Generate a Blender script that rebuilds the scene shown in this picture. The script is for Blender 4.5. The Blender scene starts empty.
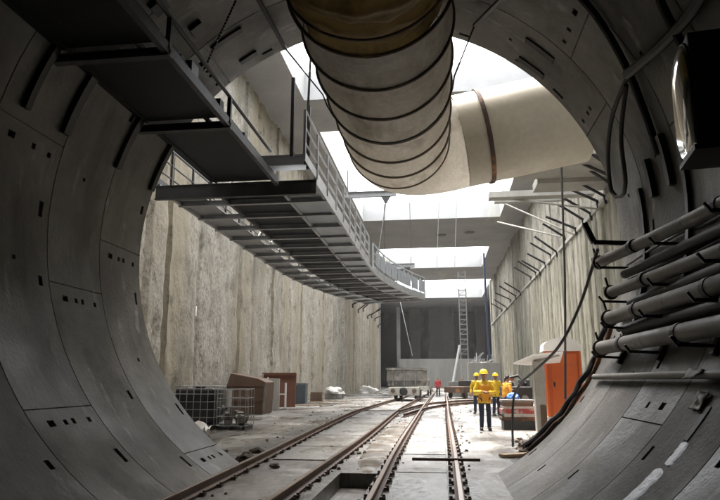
import bpy, bmesh, math, random
from mathutils import Vector, Matrix, noise as mnoise

S = bpy.context.scene
COL = S.collection
R_ = math.radians
PI = math.pi

# ------------------------------------------------------------------ camera, sky, sun, exposure
cd = bpy.data.cameras.new('camera'); cam = bpy.data.objects.new('camera', cd); COL.objects.link(cam)
cam.location = (0, 0, 1.55); cam.rotation_euler = (R_(90 + 11.842), 0, R_(7.2866))
cd.sensor_width = 36; cd.lens = 31.0; cd.clip_start = 0.05; cd.clip_end = 2000
S.camera = cam
SUN_EL, SUN_AZ = 75, -28          # degrees; azimuth clockwise from +Y (ahead of the camera, to the left)
W = bpy.data.worlds.new('World'); S.world = W; W.use_nodes = True
wn = W.node_tree.nodes; wn.clear()
sky = wn.new('ShaderNodeTexSky'); sky.sky_type = 'NISHITA'; sky.sun_disc = False
sky.sun_elevation = R_(SUN_EL); sky.sun_rotation = R_(SUN_AZ)
sky.air_density = 0.7; sky.dust_density = 9.0; sky.ozone_density = 0.0
bg = wn.new('ShaderNodeBackground'); bg.inputs['Strength'].default_value = 0.15
wo = wn.new('ShaderNodeOutputWorld')
ov = wn.new('ShaderNodeMix'); ov.data_type = 'RGBA'; ov.inputs[0].default_value = 0.65      # overcast: mostly even white cloud
ov.inputs[7].default_value = (8.8, 9.0, 9.1, 1)
W.node_tree.links.new(sky.outputs[0], ov.inputs[6]); W.node_tree.links.new(ov.outputs[2], bg.inputs[0]); W.node_tree.links.new(bg.outputs[0], wo.inputs[0])
sd = bpy.data.lights.new('sun', 'SUN'); sd.energy = 1.5; sd.angle = R_(30); sd.color = (1.0, 0.965, 0.92)
sun = bpy.data.objects.new('sun', sd); COL.objects.link(sun)
sv = Vector((math.sin(R_(SUN_AZ)) * math.cos(R_(SUN_EL)), math.cos(R_(SUN_AZ)) * math.cos(R_(SUN_EL)), math.sin(R_(SUN_EL))))
sun.rotation_euler = sv.to_track_quat('Z', 'Y').to_euler(); sun.location = (20, -20, 60)
S.view_settings.view_transform = 'Standard'; S.view_settings.look = 'None'
S.view_settings.exposure = 2.75; S.view_settings.gamma = 1.0; S.view_settings.use_curve_mapping = False
S.render.engine = 'CYCLES'
S.cycles.max_bounces = 10; S.cycles.diffuse_bounces = 8; S.cycles.glossy_bounces = 3
S.cycles.use_denoising = True; S.cycles.caustics_reflective = False; S.cycles.caustics_refractive = False
S.cycles.sample_clamp_indirect = 8.0

# ------------------------------------------------------------------ materials
def pmat(name, c1, c2=None, scale=3.0, stretch=(1, 1, 1), rough=0.8, rough2=None, metal=0.0, bump=0.15,
         dirt=None, dscale=1.0, dthr=(0.5, 0.7), dstretch=(1, 1, 1), dirt2=None, d2scale=1.0, d2thr=(0.55, 0.7),
         d2stretch=(1, 1, 1), trans=0.0, bscale=None, fine=0.25, spots=None):
    m = bpy.data.materials.new(name); m.use_nodes = True
    nt = m.node_tree; n = nt.nodes; l = nt.links; n.clear()
    out = n.new('ShaderNodeOutputMaterial'); b = n.new('ShaderNodeBsdfPrincipled'); l.new(b.outputs[0], out.inputs[0])
    tc = n.new('ShaderNodeTexCoord')
    def nz(sc, st, det=6, rg=0.6):
        mp = n.new('ShaderNodeMapping'); mp.inputs['Scale'].default_value = st
        l.new(tc.outputs['Object'], mp.inputs[0])
        t = n.new('ShaderNodeTexNoise'); t.inputs['Scale'].default_value = sc; t.inputs['Detail'].default_value = det
        t.inputs['Roughness'].default_value = rg
        l.new(mp.outputs[0], t.inputs['Vector']); return t.outputs[0]
    def ramp(fac, a, bb):
        r = n.new('ShaderNodeMapRange'); r.inputs['From Min'].default_value = a; r.inputs['From Max'].default_value = bb
        l.new(fac, r.inputs['Value']); return r.outputs[0]
    def mix(fac, A, B):
        x = n.new('ShaderNodeMix'); x.data_type = 'RGBA'
        if isinstance(fac, float): x.inputs[0].default_value = fac
        else: l.new(fac, x.inputs[0])
        for sock, v in ((x.inputs[6], A), (x.inputs[7], B)):
            if isinstance(v, tuple): sock.default_value = (*v, 1)
            else: l.new(v, sock)
        return x.outputs[2]
    c2 = c2 or tuple(v * 0.75 for v in c1)
    base = nz(scale, stretch)
    col = mix(ramp(base, 0.3, 0.7), c1, c2)
    if fine:
        f = ramp(nz(scale * 9, stretch, 4), 0.25, 0.75)
        dk = mix(fine, col, tuple(v * 0.45 for v in c2)); col = mix(f, col, dk)
    if dirt:
        col = mix(ramp(nz(dscale, dstretch), *dthr), col, dirt)
    if dirt2:
        col = mix(ramp(nz(d2scale, d2stretch), *d2thr), col, dirt2)
    l.new(col, b.inputs['Base Color'])
    if spots:
        col = mix(ramp(nz(spots[0], spots[1], 9, .78), spots[2], spots[3]), col, spots[4])
        l.new(col, b.inputs['Base Color'])
    b.inputs['Metallic'].default_value = metal
    if rough2 is not None:
        r = n.new('ShaderNodeMapRange'); r.inputs['From Min'].default_value = 0.38; r.inputs['From Max'].default_value = 0.62
        r.inputs['To Min'].default_value = rough; r.inputs['To Max'].default_value = rough2
        l.new(nz(scale * 0.7, stretch, 3), r.inputs['Value']); l.new(r.outputs[0], b.inputs['Roughness'])
    else:
        b.inputs['Roughness'].default_value = rough
    if bump:
        bp = n.new('ShaderNodeBump'); bp.inputs['Strength'].default_value = bump; bp.inputs['Distance'].default_value = 0.05
        l.new(nz(bscale or scale * 5, stretch, 8), bp.inputs['Height']); l.new(bp.outputs[0], b.inputs['Normal'])
    if trans:
        tr = n.new('ShaderNodeBsdfTranslucent'); l.new(col, tr.inputs[0])
        ms = n.new('ShaderNodeMixShader'); ms.inputs[0].default_value = trans
        l.new(b.outputs[0], ms.inputs[1]); l.new(tr.outputs[0], ms.inputs[2]); l.new(ms.outputs[0], out.inputs[0])
    return m

M = {}
M['lining'] = pmat('precast_concrete', (0.215, 0.207, 0.190), (0.14, 0.135, 0.124), 0.7, rough=0.36, rough2=.75, bump=0.3, bscale=18,
                   dirt=(0.085, 0.081, 0.074), dscale=1.1, dthr=(0.50, 0.70), dstretch=(1.4, 1.4, .4), dirt2=(0.32, 0.315, 0.30), d2scale=1.6, d2thr=(0.6, 0.75), d2stretch=(1, 2, 0.6), fine=0.35, spots=(2.2, (1, 1, 1), .62, .72, (.085, .08, .072)))
M['lining_dark'] = pmat('tunnel_back', (0.22, 0.21, 0.19), rough=0.85)
M['wall_left'] = pmat('diaphragm_concrete_pale', (0.53, 0.495, 0.425), (0.30, 0.272, 0.22), 0.8, (1, 1, 0.8), rough=0.9, bump=1.0, bscale=7,
                      dirt=(0.27, 0.235, 0.17), dscale=0.30, dthr=(0.46, 0.60), dstretch=(0.2, 1, 0.10),
                      dirt2=(0.15, 0.135, 0.105), d2scale=0.55, d2thr=(0.54, 0.70), d2stretch=(1, 1, 0.35), fine=0.9,
                      spots=(1.3, (1, 1, .8), .54, .64, (0.13, .112, .08)))
M['wall_right'] = pmat('diaphragm_concrete_green', (0.41, 0.39, 0.305), (0.22, 0.208, 0.155), 1.3, (1, 1, 0.15), rough=0.9, bump=0.8, bscale=6,
                       dirt=(0.13, 0.125, 0.095), dscale=0.9, dthr=(0.5, 0.68), dstretch=(1, 1, 0.10),
                       dirt2=(0.44, 0.42, 0.36), d2scale=0.5, d2thr=(0.52, 0.68), d2stretch=(1, 1, 0.2), fine=0.8, spots=(1.0, (1, 1, .16), .55, .66, (.09, .088, .065)))
M['wall_upper'] = pmat('upper_wall_concrete', (0.46, 0.43, 0.35), (0.27, 0.25, 0.20), 1.0, (1, 1, 0.5), rough=0.9, bump=1.0, bscale=5,
                       dirt=(0.13, 0.12, 0.095), dscale=0.7, dthr=(0.5, 0.66), dstretch=(1, 1, 0.4), fine=0.8, spots=(1.1, (1, 1, .6), .54, .64, (.10, .092, .07)))
M['slab'] = pmat('roof_concrete', (0.36, 0.36, 0.355), (0.27, 0.27, 0.265), 0.35, rough=0.8, bump=0.1, dirt=(0.42, 0.40, 0.30), dscale=0.22, dthr=(0.6, 0.7), dstretch=(1, .3, .3), fine=0.12)
M['floor'] = pmat('wet_concrete_floor', (0.29, 0.28, 0.26), (0.15, 0.142, 0.128), 0.7, (1, 0.45, 1), rough=0.06, rough2=0.7, bump=0.5, bscale=11,
                  dirt=(0.10, 0.09, 0.075), dscale=0.9, dthr=(0.50, 0.70), dstretch=(1, 0.4, 1), dirt2=(0.40, 0.39, 0.37), d2scale=0.5, d2thr=(0.52, 0.68), fine=0.8)
def floor_joints(m):
    nt = m.node_tree; b = next(n for n in nt.nodes if n.type == 'BSDF_PRINCIPLED'); src = b.inputs['Base Color'].links[0].from_socket
    tc = nt.nodes.new('ShaderNodeTexCoord'); ns = nt.nodes.new('ShaderNodeTexNoise'); ns.inputs['Scale'].default_value = 1.3; ns.inputs['Detail'].default_value = 5
    vm = nt.nodes.new('ShaderNodeVectorMath'); vm.operation = 'MULTIPLY_ADD'; vm.inputs[1].default_value = (.10, .10, 0)
    nt.links.new(tc.outputs['Object'], ns.inputs['Vector']); nt.links.new(ns.outputs['Color'], vm.inputs[0]); nt.links.new(tc.outputs['Object'], vm.inputs[2])
    br = nt.nodes.new('ShaderNodeTexBrick'); br.inputs['Scale'].default_value = 1.0; br.inputs['Brick Width'].default_value = 3.1; br.inputs['Row Height'].default_value = 2.3
    br.inputs['Mortar Size'].default_value = 0.025; br.inputs['Mortar Smooth'].default_value = 0.6; nt.links.new(vm.outputs[0], br.inputs['Vector'])
    mx = nt.nodes.new('ShaderNodeMix'); mx.data_type = 'RGBA'; mx.inputs[7].default_value = (.07, .065, .055, 1)
    mu = nt.nodes.new('ShaderNodeMath'); mu.operation = 'MULTIPLY'; nt.links.new(br.outputs['Fac'], mu.inputs[0]); nt.links.new(ns.outputs[0], mu.inputs[1])
    nt.links.new(mu.outputs[0], mx.inputs[0]); nt.links.new(src, mx.inputs[6]); nt.links.new(mx.outputs[2], b.inputs['Base Color'])
floor_joints(M['floor'])
M['track_slab'] = pmat('track_slab_concrete', (0.37, 0.365, 0.345), (0.23, 0.225, 0.21), 0.9, (1, 0.5, 1), rough=0.14, rough2=0.65, bump=0.45, bscale=10,
                       dirt=(0.13, 0.11, 0.09), dscale=1.1, dthr=(0.54, 0.72), dstretch=(1, 0.4, 1), fine=0.6)
M['mud'] = pmat('mud', (0.155, 0.125, 0.09), (0.09, 0.072, 0.052), 1.6, rough=0.2, rough2=0.85, bump=0.9, bscale=9, fine=0.7, dirt=(0.24, .225, .2), dscale=1.2, dthr=(.52, .62))
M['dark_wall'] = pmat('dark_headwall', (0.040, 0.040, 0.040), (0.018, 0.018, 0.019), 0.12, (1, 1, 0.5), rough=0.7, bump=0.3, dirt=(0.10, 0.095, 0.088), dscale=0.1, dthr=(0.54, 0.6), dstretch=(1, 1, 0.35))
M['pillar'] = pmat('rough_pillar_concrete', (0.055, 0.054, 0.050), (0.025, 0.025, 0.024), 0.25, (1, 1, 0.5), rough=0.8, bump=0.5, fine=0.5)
M['low_wall'] = pmat('pale_low_wall', (0.42, 0.41, 0.37), (0.28, 0.27, 0.24), 0.5, (1, 1, 0.1), rough=0.85, bump=0.2)
M['rust_rail'] = pmat('rail_rust', (0.15, 0.085, 0.055), (0.09, 0.055, 0.04), 6, rough=0.6, metal=0.2, bump=0.2)
M['rail_top'] = pmat('rail_running_surface', (0.34, 0.27, 0.22), (0.25, 0.18, 0.14), 4, rough=0.3, metal=0.7, bump=0.05)
M['plate_dark'] = pmat('fastener_steel', (0.15, 0.115, 0.095), rough=0.7, metal=0.3)
M['plat_steel'] = pmat('platform_steel_dark', (0.017, 0.018, 0.020), (0.010, 0.011, 0.013), 2, rough=0.6, metal=0.2, bump=0.1)
M['beam_steel'] = pmat('beam_steel', (0.10, 0.10, 0.10), (0.06, 0.06, 0.06), 3, rough=0.6, metal=0.2, bump=0.1)
M['galv'] = pmat('galvanised_steel', (0.46, 0.47, 0.475), (0.34, 0.35, 0.36), 2.5, rough=0.5, metal=0.35, bump=0.05)
M['galv_blue'] = pmat('walkway_plate_blue_grey', (0.44, 0.475, 0.51), (0.33, 0.355, 0.385), 1.5, rough=0.55, metal=0.2, bump=0.05)
M['hose'] = pmat('black_rubber', (0.018, 0.018, 0.018), (0.03, 0.028, 0.026), 5, rough=0.6, bump=0.1)
M['pipe'] = pmat('service_pipe', (0.30, 0.29, 0.27), (0.20, 0.19, 0.175), 2, (1, 0.4, 1), rough=0.5, rough2=0.75, metal=0.15, bump=0.08, dirt=(0.07, 0.055, 0.045), dscale=3, dthr=(0.58, 0.7))
M['duct_white'] = pmat('duct_canvas_white', (0.76, 0.73, 0.67), (0.60, 0.57, 0.51), 1.5, rough=0.5, bump=0.25, bscale=4, dirt=(0.32, 0.285, 0.235), dscale=1.6, dthr=(0.5, 0.7), dstretch=(1, .5, 1), trans=0.5, fine=0.4)
M['duct_tan'] = pmat('duct_canvas_tan', (0.62, 0.47, 0.22), (0.46, 0.34, 0.15), 1.5, rough=0.5, bump=0.35, bscale=4, dirt=(0.10, 0.075, 0.045), dscale=1.6, dthr=(0.5, 0.72), trans=0.6)
M['duct_hoop'] = pmat('duct_hoop', (0.21, 0.175, 0.135), rough=0.7)
M['duct_rigid'] = pmat('painted_duct', (0.60, 0.555, 0.45), (0.50, 0.455, 0.36), 0.8, rough=0.45, bump=0.05, dirt=(0.25, 0.20, 0.14), dscale=2.2, dthr=(0.66, 0.72), dstretch=(.4, 1, 1), fine=0.25, spots=(1.6, (.35, 1, 1), .66, .70, (.10, .075, .05)))
M['strap'] = pmat('rusty_strap', (0.05, 0.04, 0.035), (0.10, 0.05, 0.03), 2, rough=0.75, dirt=(0.30, 0.13, 0.05), dscale=1.6, dthr=(0.55, 0.65))
M['orange'] = pmat('orange_plastic', (0.62, 0.125, 0.022), (0.52, 0.10, 0.02), 1.5, rough=0.45, bump=0.03, dirt=(0.33, 0.09, 0.03), dscale=2, dthr=(0.6, 0.8), fine=0.08)
M['white_plastic'] = pmat('white_plastic', (0.80, 0.79, 0.77), (0.70, 0.68, 0.65), 1.5, rough=0.5, bump=0.03, fine=0.1)
M['grey_panel'] = pmat('pale_grey_panel', (0.50, 0.49, 0.45), (0.40, 0.38, 0.34), 1.5, rough=0.6, bump=0.05, dirt=(0.30, 0.25, 0.2), dscale=2, dthr=(0.6, 0.75))
M['brown_rust'] = pmat('brown_painted_steel', (0.17, 0.105, 0.07), (0.12, 0.075, 0.05), 1.2, rough=0.7, bump=0.15, dirt=(0.09, 0.05, 0.03), dscale=1.4, dthr=(0.55, 0.75))
M['red_brown'] = pmat('red_brown_board', (0.17, 0.068, 0.04), (0.125, 0.05, 0.03), 1.2, rough=0.7, bump=0.15)
M['ibc_dark'] = pmat('dark_plastic_tank', (0.022, 0.020, 0.026), (0.04, 0.036, 0.045), 1.5, rough=0.4, bump=0.1)
M['drum'] = pmat('blue_grey_bin', (0.085, 0.10, 0.11), (0.06, 0.07, 0.08), 2, rough=0.6, bump=0.05)
M['tarp'] = pmat('white_tarpaulin', (0.66, 0.65, 0.62), (0.5, 0.49, 0.46), 2, rough=0.7, bump=0.4)
M['muck'] = pmat('muck_car_steel', (0.26, 0.25, 0.23), (0.15, 0.14, 0.125), 1.6, rough=0.8, bump=0.3, dirt=(0.36, 0.35, 0.32), dscale=1.2, dthr=(0.55, 0.7))
M['muck_white'] = pmat('dirty_white_paint', (0.55, 0.54, 0.50), (0.36, 0.34, 0.30), 2, rough=0.7, bump=0.2, dirt=(0.18, 0.15, 0.12), dscale=2.5, dthr=(0.55, 0.7))
M['black'] = pmat('black_paint', (0.015, 0.015, 0.016), (0.025, 0.024, 0.023), 3, rough=0.5, bump=0.05)
M['blue'] = pmat('blue_plastic', (0.05, 0.20, 0.62), (0.04, 0.14, 0.45), 5, rough=0.5, bump=0.3)
M['blue_pole'] = pmat('blue_painted_steel', (0.07, 0.10, 0.20), (0.05, 0.07, 0.14), 3, rough=0.5)
M['red_paint'] = pmat('red_paint', (0.40, 0.055, 0.05), (0.28, 0.04, 0.04), 3, rough=0.6, dirt=(0.42, .38, .35), dscale=3.5, dthr=(.52, .6))
M['wood'] = pmat('timber', (0.40, 0.30, 0.19), (0.28, 0.20, 0.12), 3, (1, 1, 1), rough=0.8, bump=0.2)
M['yellow_cloth'] = pmat('yellow_raincoat', (0.74, 0.50, 0.03), (0.62, 0.38, 0.02), 4, rough=0.45, bump=0.4, bscale=9, fine=0.1)
M['orange_cloth'] = pmat('orange_work_jacket', (0.72, 0.36, 0.03), (0.60, 0.26, 0.02), 4, rough=0.55, bump=0.4, bscale=9, fine=0.1)
M['red_cloth'] = pmat('red_work_shirt', (0.55, 0.05, 0.055), (0.42, 0.035, 0.04), 4, rough=0.7, bump=0.3, bscale=9)
M['white_cloth'] = pmat('white_and_red_shirt', (0.62, 0.58, 0.56), (0.5, 0.42, 0.42), 4, rough=0.8, bump=0.3, dirt=(0.50, 0.07, 0.06), dscale=3, dthr=(0.5, 0.55))
M['navy'] = pmat('navy_trousers', (0.028, 0.040, 0.075), (0.02, 0.03, 0.055), 4, rough=0.8, bump=0.3, bscale=9)
M['boot'] = pmat('black_boots', (0.015, 0.014, 0.013), rough=0.4)
M['skin'] = pmat('skin', (0.36, 0.20, 0.13), (0.30, 0.16, 0.10), 8, rough=0.55, bump=0.02, fine=0.05)
M['hair'] = pmat('black_hair', (0.015, 0.012, 0.010), rough=0.6)
M['helmet'] = pmat('yellow_helmet', (0.80, 0.58, 0.04), (0.74, 0.52, 0.03), 3, rough=0.3, bump=0.0, fine=0.03)
M['eye'] = pmat('eye', (0.02, 0.015, 0.012), rough=0.2, bump=0)
M['glass_lamp'] = pmat('glossy_lamp_glass', (0.86, 0.86, 0.84), (0.80, 0.79, 0.76), 1.2, rough=0.1, metal=0.9, bump=0.0, fine=0.0)
M['mortar'] = pmat('wet_mortar_wash', (0.52, 0.53, 0.57), (0.36, 0.365, 0.39), 4, rough=0.3, bump=0.2, fine=.4, spots=(2.2, (1, 1, 1), .55, .68, (.2, .2, .2)))

# ------------------------------------------------------------------ helpers
class MB:
    """collects shapes into one mesh"""
    def __init__(s): s.bm = bmesh.new()
    def face(s, pts):
        vs = [s.bm.verts.new(p) for p in pts]
        try: s.bm.faces.new(vs)
        except ValueError: pass
        return s
    def box(s, c, d, rot=None, taper=1.0):
        hx, hy, hz = d[0] / 2, d[1] / 2, d[2] / 2
        P = []
        for z in (-hz, hz):
            k = taper if z > 0 else 1.0
            P += [(-hx * k, -hy * k, z), (hx * k, -hy * k, z), (hx * k, hy * k, z), (-hx * k, hy * k, z)]
        P = [Vector(p) for p in P]
        if rot is not None: P = [rot @ p for p in P]
        v = [s.bm.verts.new(p + Vector(c)) for p in P]
        for f in ((3, 2, 1, 0), (4, 5, 6, 7), (0, 1, 5, 4), (1, 2, 6, 5), (2, 3, 7, 6), (3, 0, 4, 7)):
            s.bm.faces.new([v[i] for i in f])
        return s
    def bar(s, a, b, w, h=None, up=(0, 0, 1)):
        """rectangular bar from a to b"""
        a, b = Vector(a), Vector(b); h = h or w
        d = (b - a); L = d.length; d.normalize()
        x = d.cross(Vector(up))
        if x.length < 1e-4: x = Vector((1, 0, 0))
        x.normalize(); z = x.cross(d)
        m = Matrix((x, d, z)).transposed()
        return s.box((a + b) / 2, (w, L, h), m)
    def tube(s, pts, r, n=10, caps=True, closed=False):
        P = [Vector(p) for p in pts]; rings = []; N = len(P)
        rr = r if isinstance(r, (list, tuple)) else [r] * N
        prev = None
        for i, p in enumerate(P):
            if closed: t = P[(i + 1) % N] - P[i - 1]
            elif i == 0: t = P[1] - p
            elif i == N - 1: t = p - P[-2]
            else: t = (P[i + 1] - p).normalized() + (p - P[i - 1]).normalized()
            t.normalize()
            if prev is None:
                u = t.orthogonal().normalized()
            else:
                u = prev - t * prev.dot(t)
                u = u.normalized() if u.length > 1e-6 else t.orthogonal().normalized()
            prev = u; w = t.cross(u)
            rings.append([s.bm.verts.new(p + (u * math.cos(2 * PI * k / n) + w * math.sin(2 * PI * k / n)) * rr[i]) for k in range(n)])
        for i in range(N if closed else N - 1):
            A, B = rings[i], rings[(i + 1) % N]
            off = 0
            if closed and i == N - 1:
                off = min(range(n), key=lambda o: (B[o].co - A[0].co).length)
            for k in range(n):
                s.bm.faces.new((A[k], A[(k + 1) % n], B[(k + 1 + off) % n], B[(k + off) % n]))
        if caps and not closed:
            s.bm.faces.new(rings[0][::-1]); s.bm.faces.new(rings[-1])
        return s
    def lathe(s, prof, c=(0, 0, 0), n=24, rot=None):
        """prof: (r, z) from bottom to top"""
        rings = []
        for r, z in prof:
            row = []
            for k in range(n):
                p = Vector((r * math.cos(2 * PI * k / n), r * math.sin(2 * PI * k / n), z))
                if rot is not None: p = rot @ p
                row.append(s.bm.verts.new(p + Vector(c)))
            rings.append(row)
        for A, B in zip(rings, rings[1:]):
            for k in range(n): s.bm.faces.new((A[k], A[(k + 1) % n], B[(k + 1) % n], B[k]))
        s.bm.faces.new(rings[0][::-1]); s.bm.faces.new(rings[-1])
        return s
    def prism(s, prof, path, up=(0, 0, 1), caps=True):
        """prof: list of (side, up) closed polygon, swept along a mostly horizontal path"""
        P = [Vector(p) for p in path]; rings = []
        for i, p in enumerate(P):
            t = (P[min(i + 1, len(P) - 1)] - P[max(i - 1, 0)]).normalized()
            x = t.cross(Vector(up)).normalized(); z = x.cross(t)
            rings.append([s.bm.verts.new(p + x * a + z * b) for a, b in prof])
        n = len(prof)
        for A, B in zip(rings, rings[1:]):
            for k in range(n): s.bm.faces.new((A[k], A[(k + 1) % n], B[(k + 1) % n], B[k]))
        if caps: s.bm.faces.new(rings[0][::-1]); s.bm.faces.new(rings[-1])
        return s
    def sphere(s, c, r, sc=(1, 1, 1), n=14, rot=None):
        g = bmesh.ops.create_uvsphere(s.bm, u_segments=n, v_segments=max(6, n // 2 + 1), radius=r)
        for v in g['verts']:
            p = Vector((v.co.x * sc[0], v.co.y * sc[1], v.co.z * sc[2]))
            if rot is not None: p = rot @ p
            v.co = p + Vector(c)
        return s
    def jitter(s, a, sc=3.0, seed=0):
        for v in s.bm.verts:
            n = mnoise.noise_vector(v.co * sc + Vector((seed * 7.3, seed * 3.1, seed)))
            v.co += n * a
        return s
    def mesh(s, name, mat, smooth=False, origin=(0, 0, 0), angle=35, weld=False):
        if weld: bmesh.ops.remove_doubles(s.bm, verts=s.bm.verts, dist=0.0005)
        bmesh.ops.recalc_face_normals(s.bm, faces=s.bm.faces)
        me = bpy.data.meshes.new(name)
        if origin != (0, 0, 0): bmesh.ops.translate(s.bm, verts=s.bm.verts, vec=-Vector(origin))
        s.bm.to_mesh(me); s.bm.free(); me.materials.append(M[mat] if isinstance(mat, str) else mat)
        if smooth:
            me.polygons.foreach_set('use_smooth', [True] * len(me.polygons)); me.set_sharp_from_angle(angle=R_(angle))
        return me
    def build(s, name, mat, parent=None, smooth=False, origin=(0, 0, 0), bevel=0.0, angle=35, weld=False):
        o = bpy.data.objects.new(name, s.mesh(name, mat, smooth, origin, angle, weld)); COL.objects.link(o)
        o.location = origin
        if parent is not None: o.parent = parent
        if bevel:
            b = o.modifiers.new('bevel', 'BEVEL'); b.width = bevel; b.segments = 2; b.limit_method = 'ANGLE'
        return o

def tag(o, label=None, cat=None, group=None, kind=None):
    if label: o['label'] = label
    if cat: o['category'] = cat
    if group: o['group'] = group
    if kind: o['kind'] = kind
    return o
def thing(name, loc, label, cat, group=None, rz=0.0):
    o = bpy.data.objects.new(name, None); COL.objects.link(o); o.location = loc; o.rotation_euler = (0, 0, rz)
    o.empty_display_size = 0.3
    return tag(o, label, cat, group)
def copy_tree(o, parent=None):
    c = o.copy(); COL.objects.link(c)
    if parent is not None: c.parent = parent
    for ch in list(o.children): copy_tree(ch, c)
    return c
def structure(o): o['kind'] = 'structure'; return o

# tunnel axis and size
CX, CZ, TR = -1.27, 3.98, 4.54
PORTAL = 11.3
RINGW = 1.46
def lin(th, r=TR, y=0.0):
    a = R_(th); return Vector((CX + r * math.cos(a), y, CZ + r * math.sin(a)))

# ------------------------------------------------------------------ the ground
def grid_floor(bm_, xs, ys, z, hole=None):
    for i in range(len(xs) - 1):
        for j in range(len(ys) - 1):
            if hole and hole(0.5 * (xs[i] + xs[i + 1]), 0.5 * (ys[j] + ys[j + 1])): continue
            bm_.face([(xs[i], ys[j], z), (xs[i + 1], ys[j], z), (xs[i + 1], ys[j + 1], z), (xs[i], ys[j + 1], z)])
structure(MB().face([(-16, PORTAL, 0), (13, PORTAL, 0), (13, 156, 0), (-16, 156, 0)]).build('station_floor', 'floor'))
# tunnel invert with an open sump between the tracks and a shallow gutter on the right
m = MB()
PX0, PX1, PY0, PY1 = -1.74, -1.10, 7.4, 11.0
grid_floor(m, [-3.5, PX0, PX1, 0.34], [-27, PY0, PY1, PORTAL], 0.0, lambda x, y: PX0 < x < PX1 and PY0 < y < PY1)
m.face([(0.34, -27, 0), (1.1, -27, 0), (1.1, PORTAL, 0), (0.34, PORTAL, 0)])
m.build('tunnel_floor', 'floor', weld=True); structure(bpy.data.objects['tunnel_floor'])
m = MB(); d = 0.24
m.face([(PX0, PY0, -d), (PX1, PY0, -d), (PX1, PY1, -d), (PX0, PY1, -d)])
for a, b in (((PX0, PY0), (PX1, PY0)), ((PX1, PY0), (PX1, PY1)), ((PX1, PY1), (PX0, PY1)), ((PX0, PY1), (PX0, PY0))):
    m.face([(*a, -d), (*b, -d), (*b, 0), (*a, 0)])
structure(m.build('drainage_sump', 'floor'))
# slab of mud between the two tracks, an uneven low sheet
rnd = random.Random(4)
m = MB(); cx0, cy0 = -1.40, 18.0
prev = None
ring0 = []; ring1 = []
for k in range(40):
    a = 2 * PI * k / 40; q = 1 + 0.25 * mnoise.noise(Vector((math.cos(a) * 1.5, math.sin(a) * 1.5, 3)))
    ring0.append((cx0 + math.cos(a) * 0.42 * q, cy0 + math.sin(a) * 6.2 * q, 0.004))
    ring1.append((cx0 + math.cos(a) * 0.30 * q, cy0 + math.sin(a) * 5.6 * q, 0.03))
for k in range(40): m.face([ring0[k], ring0[(k + 1) % 40], ring1[(k + 1) % 40], ring1[k]])
m.face(ring1)
tag(m.build('mud', 'mud', smooth=True, weld=True), 'brown mud lying between the two tracks beyond the sump', 'mud', kind='stuff')

# low concrete panels cast between the rails
rnd = random.Random(17)
def track_slabs(xa, xb, y0, y1, skip=()):
    m = MB(); y = y0
    while y < y1:
        L = rnd.uniform(2.2, 3.2); dx = xa(y + L / 2), xb(y + L / 2)
        if not any(a < y + L / 2 < b for a, b in skip):
            a0, b0, a1, b1 = xa(y), xb(y), xa(y + L), xb(y + L); g = .03 + rnd.random() * .03; h = .018 + rnd.random() * .012
            P = [(a0, y + g), (b0, y + g), (b1, y + L - g), (a1, y + L - g)]
            lo = [m.bm.verts.new((*p, .0)) for p in P]; hi = [m.bm.verts.new((*p, h)) for p in P]
            m.bm.faces.new(hi)
            for k in range(4): m.bm.faces.new((lo[k], lo[(k + 1) % 4], hi[(k + 1) % 4], hi[k]))
        y += L
    structure(m.build('track_slab', 'track_slab', bevel=.006))
track_slabs(lambda y: -.74 if y < 10 else -.80, lambda y: .06, 3, 40)
track_slabs(lambda y: -3.1 - .03 * (y - 4), lambda y: -2.28 + .003 * y, 12.5, 30)
# scattered grit and small stones, too many to count
m = MB()
for k in range(650):
    y = 6 + 42 * rnd.random() ** 1.6; x = rnd.choice((-3.9 - .02 * y + rnd.gauss(0, .5), -1.5 + rnd.gauss(0, .22), -2.0 + rnd.gauss(0, .12), .45 + rnd.gauss(0, .15), rnd.uniform(-8, 3)))
    if y < 11.4 and (x < -3.25 or x > .3 or PX0 - .1 < x < PX1 + .1): continue
    q = rnd.uniform(.012, .045) * (1 + y * .015)
    m.box((x, y, q * .3), (q * rnd.uniform(1, 2), q * rnd.uniform(1, 1.6), q), Matrix.Rotation(rnd.uniform(0, 3), 3, 'Z') @ Matrix.Rotation(rnd.uniform(-.5, .5), 3, 'X'), .6)
tag(m.build('grit', 'mud'), 'small loose stones and grit strewn along the tracks', 'grit', kind='stuff')

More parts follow.
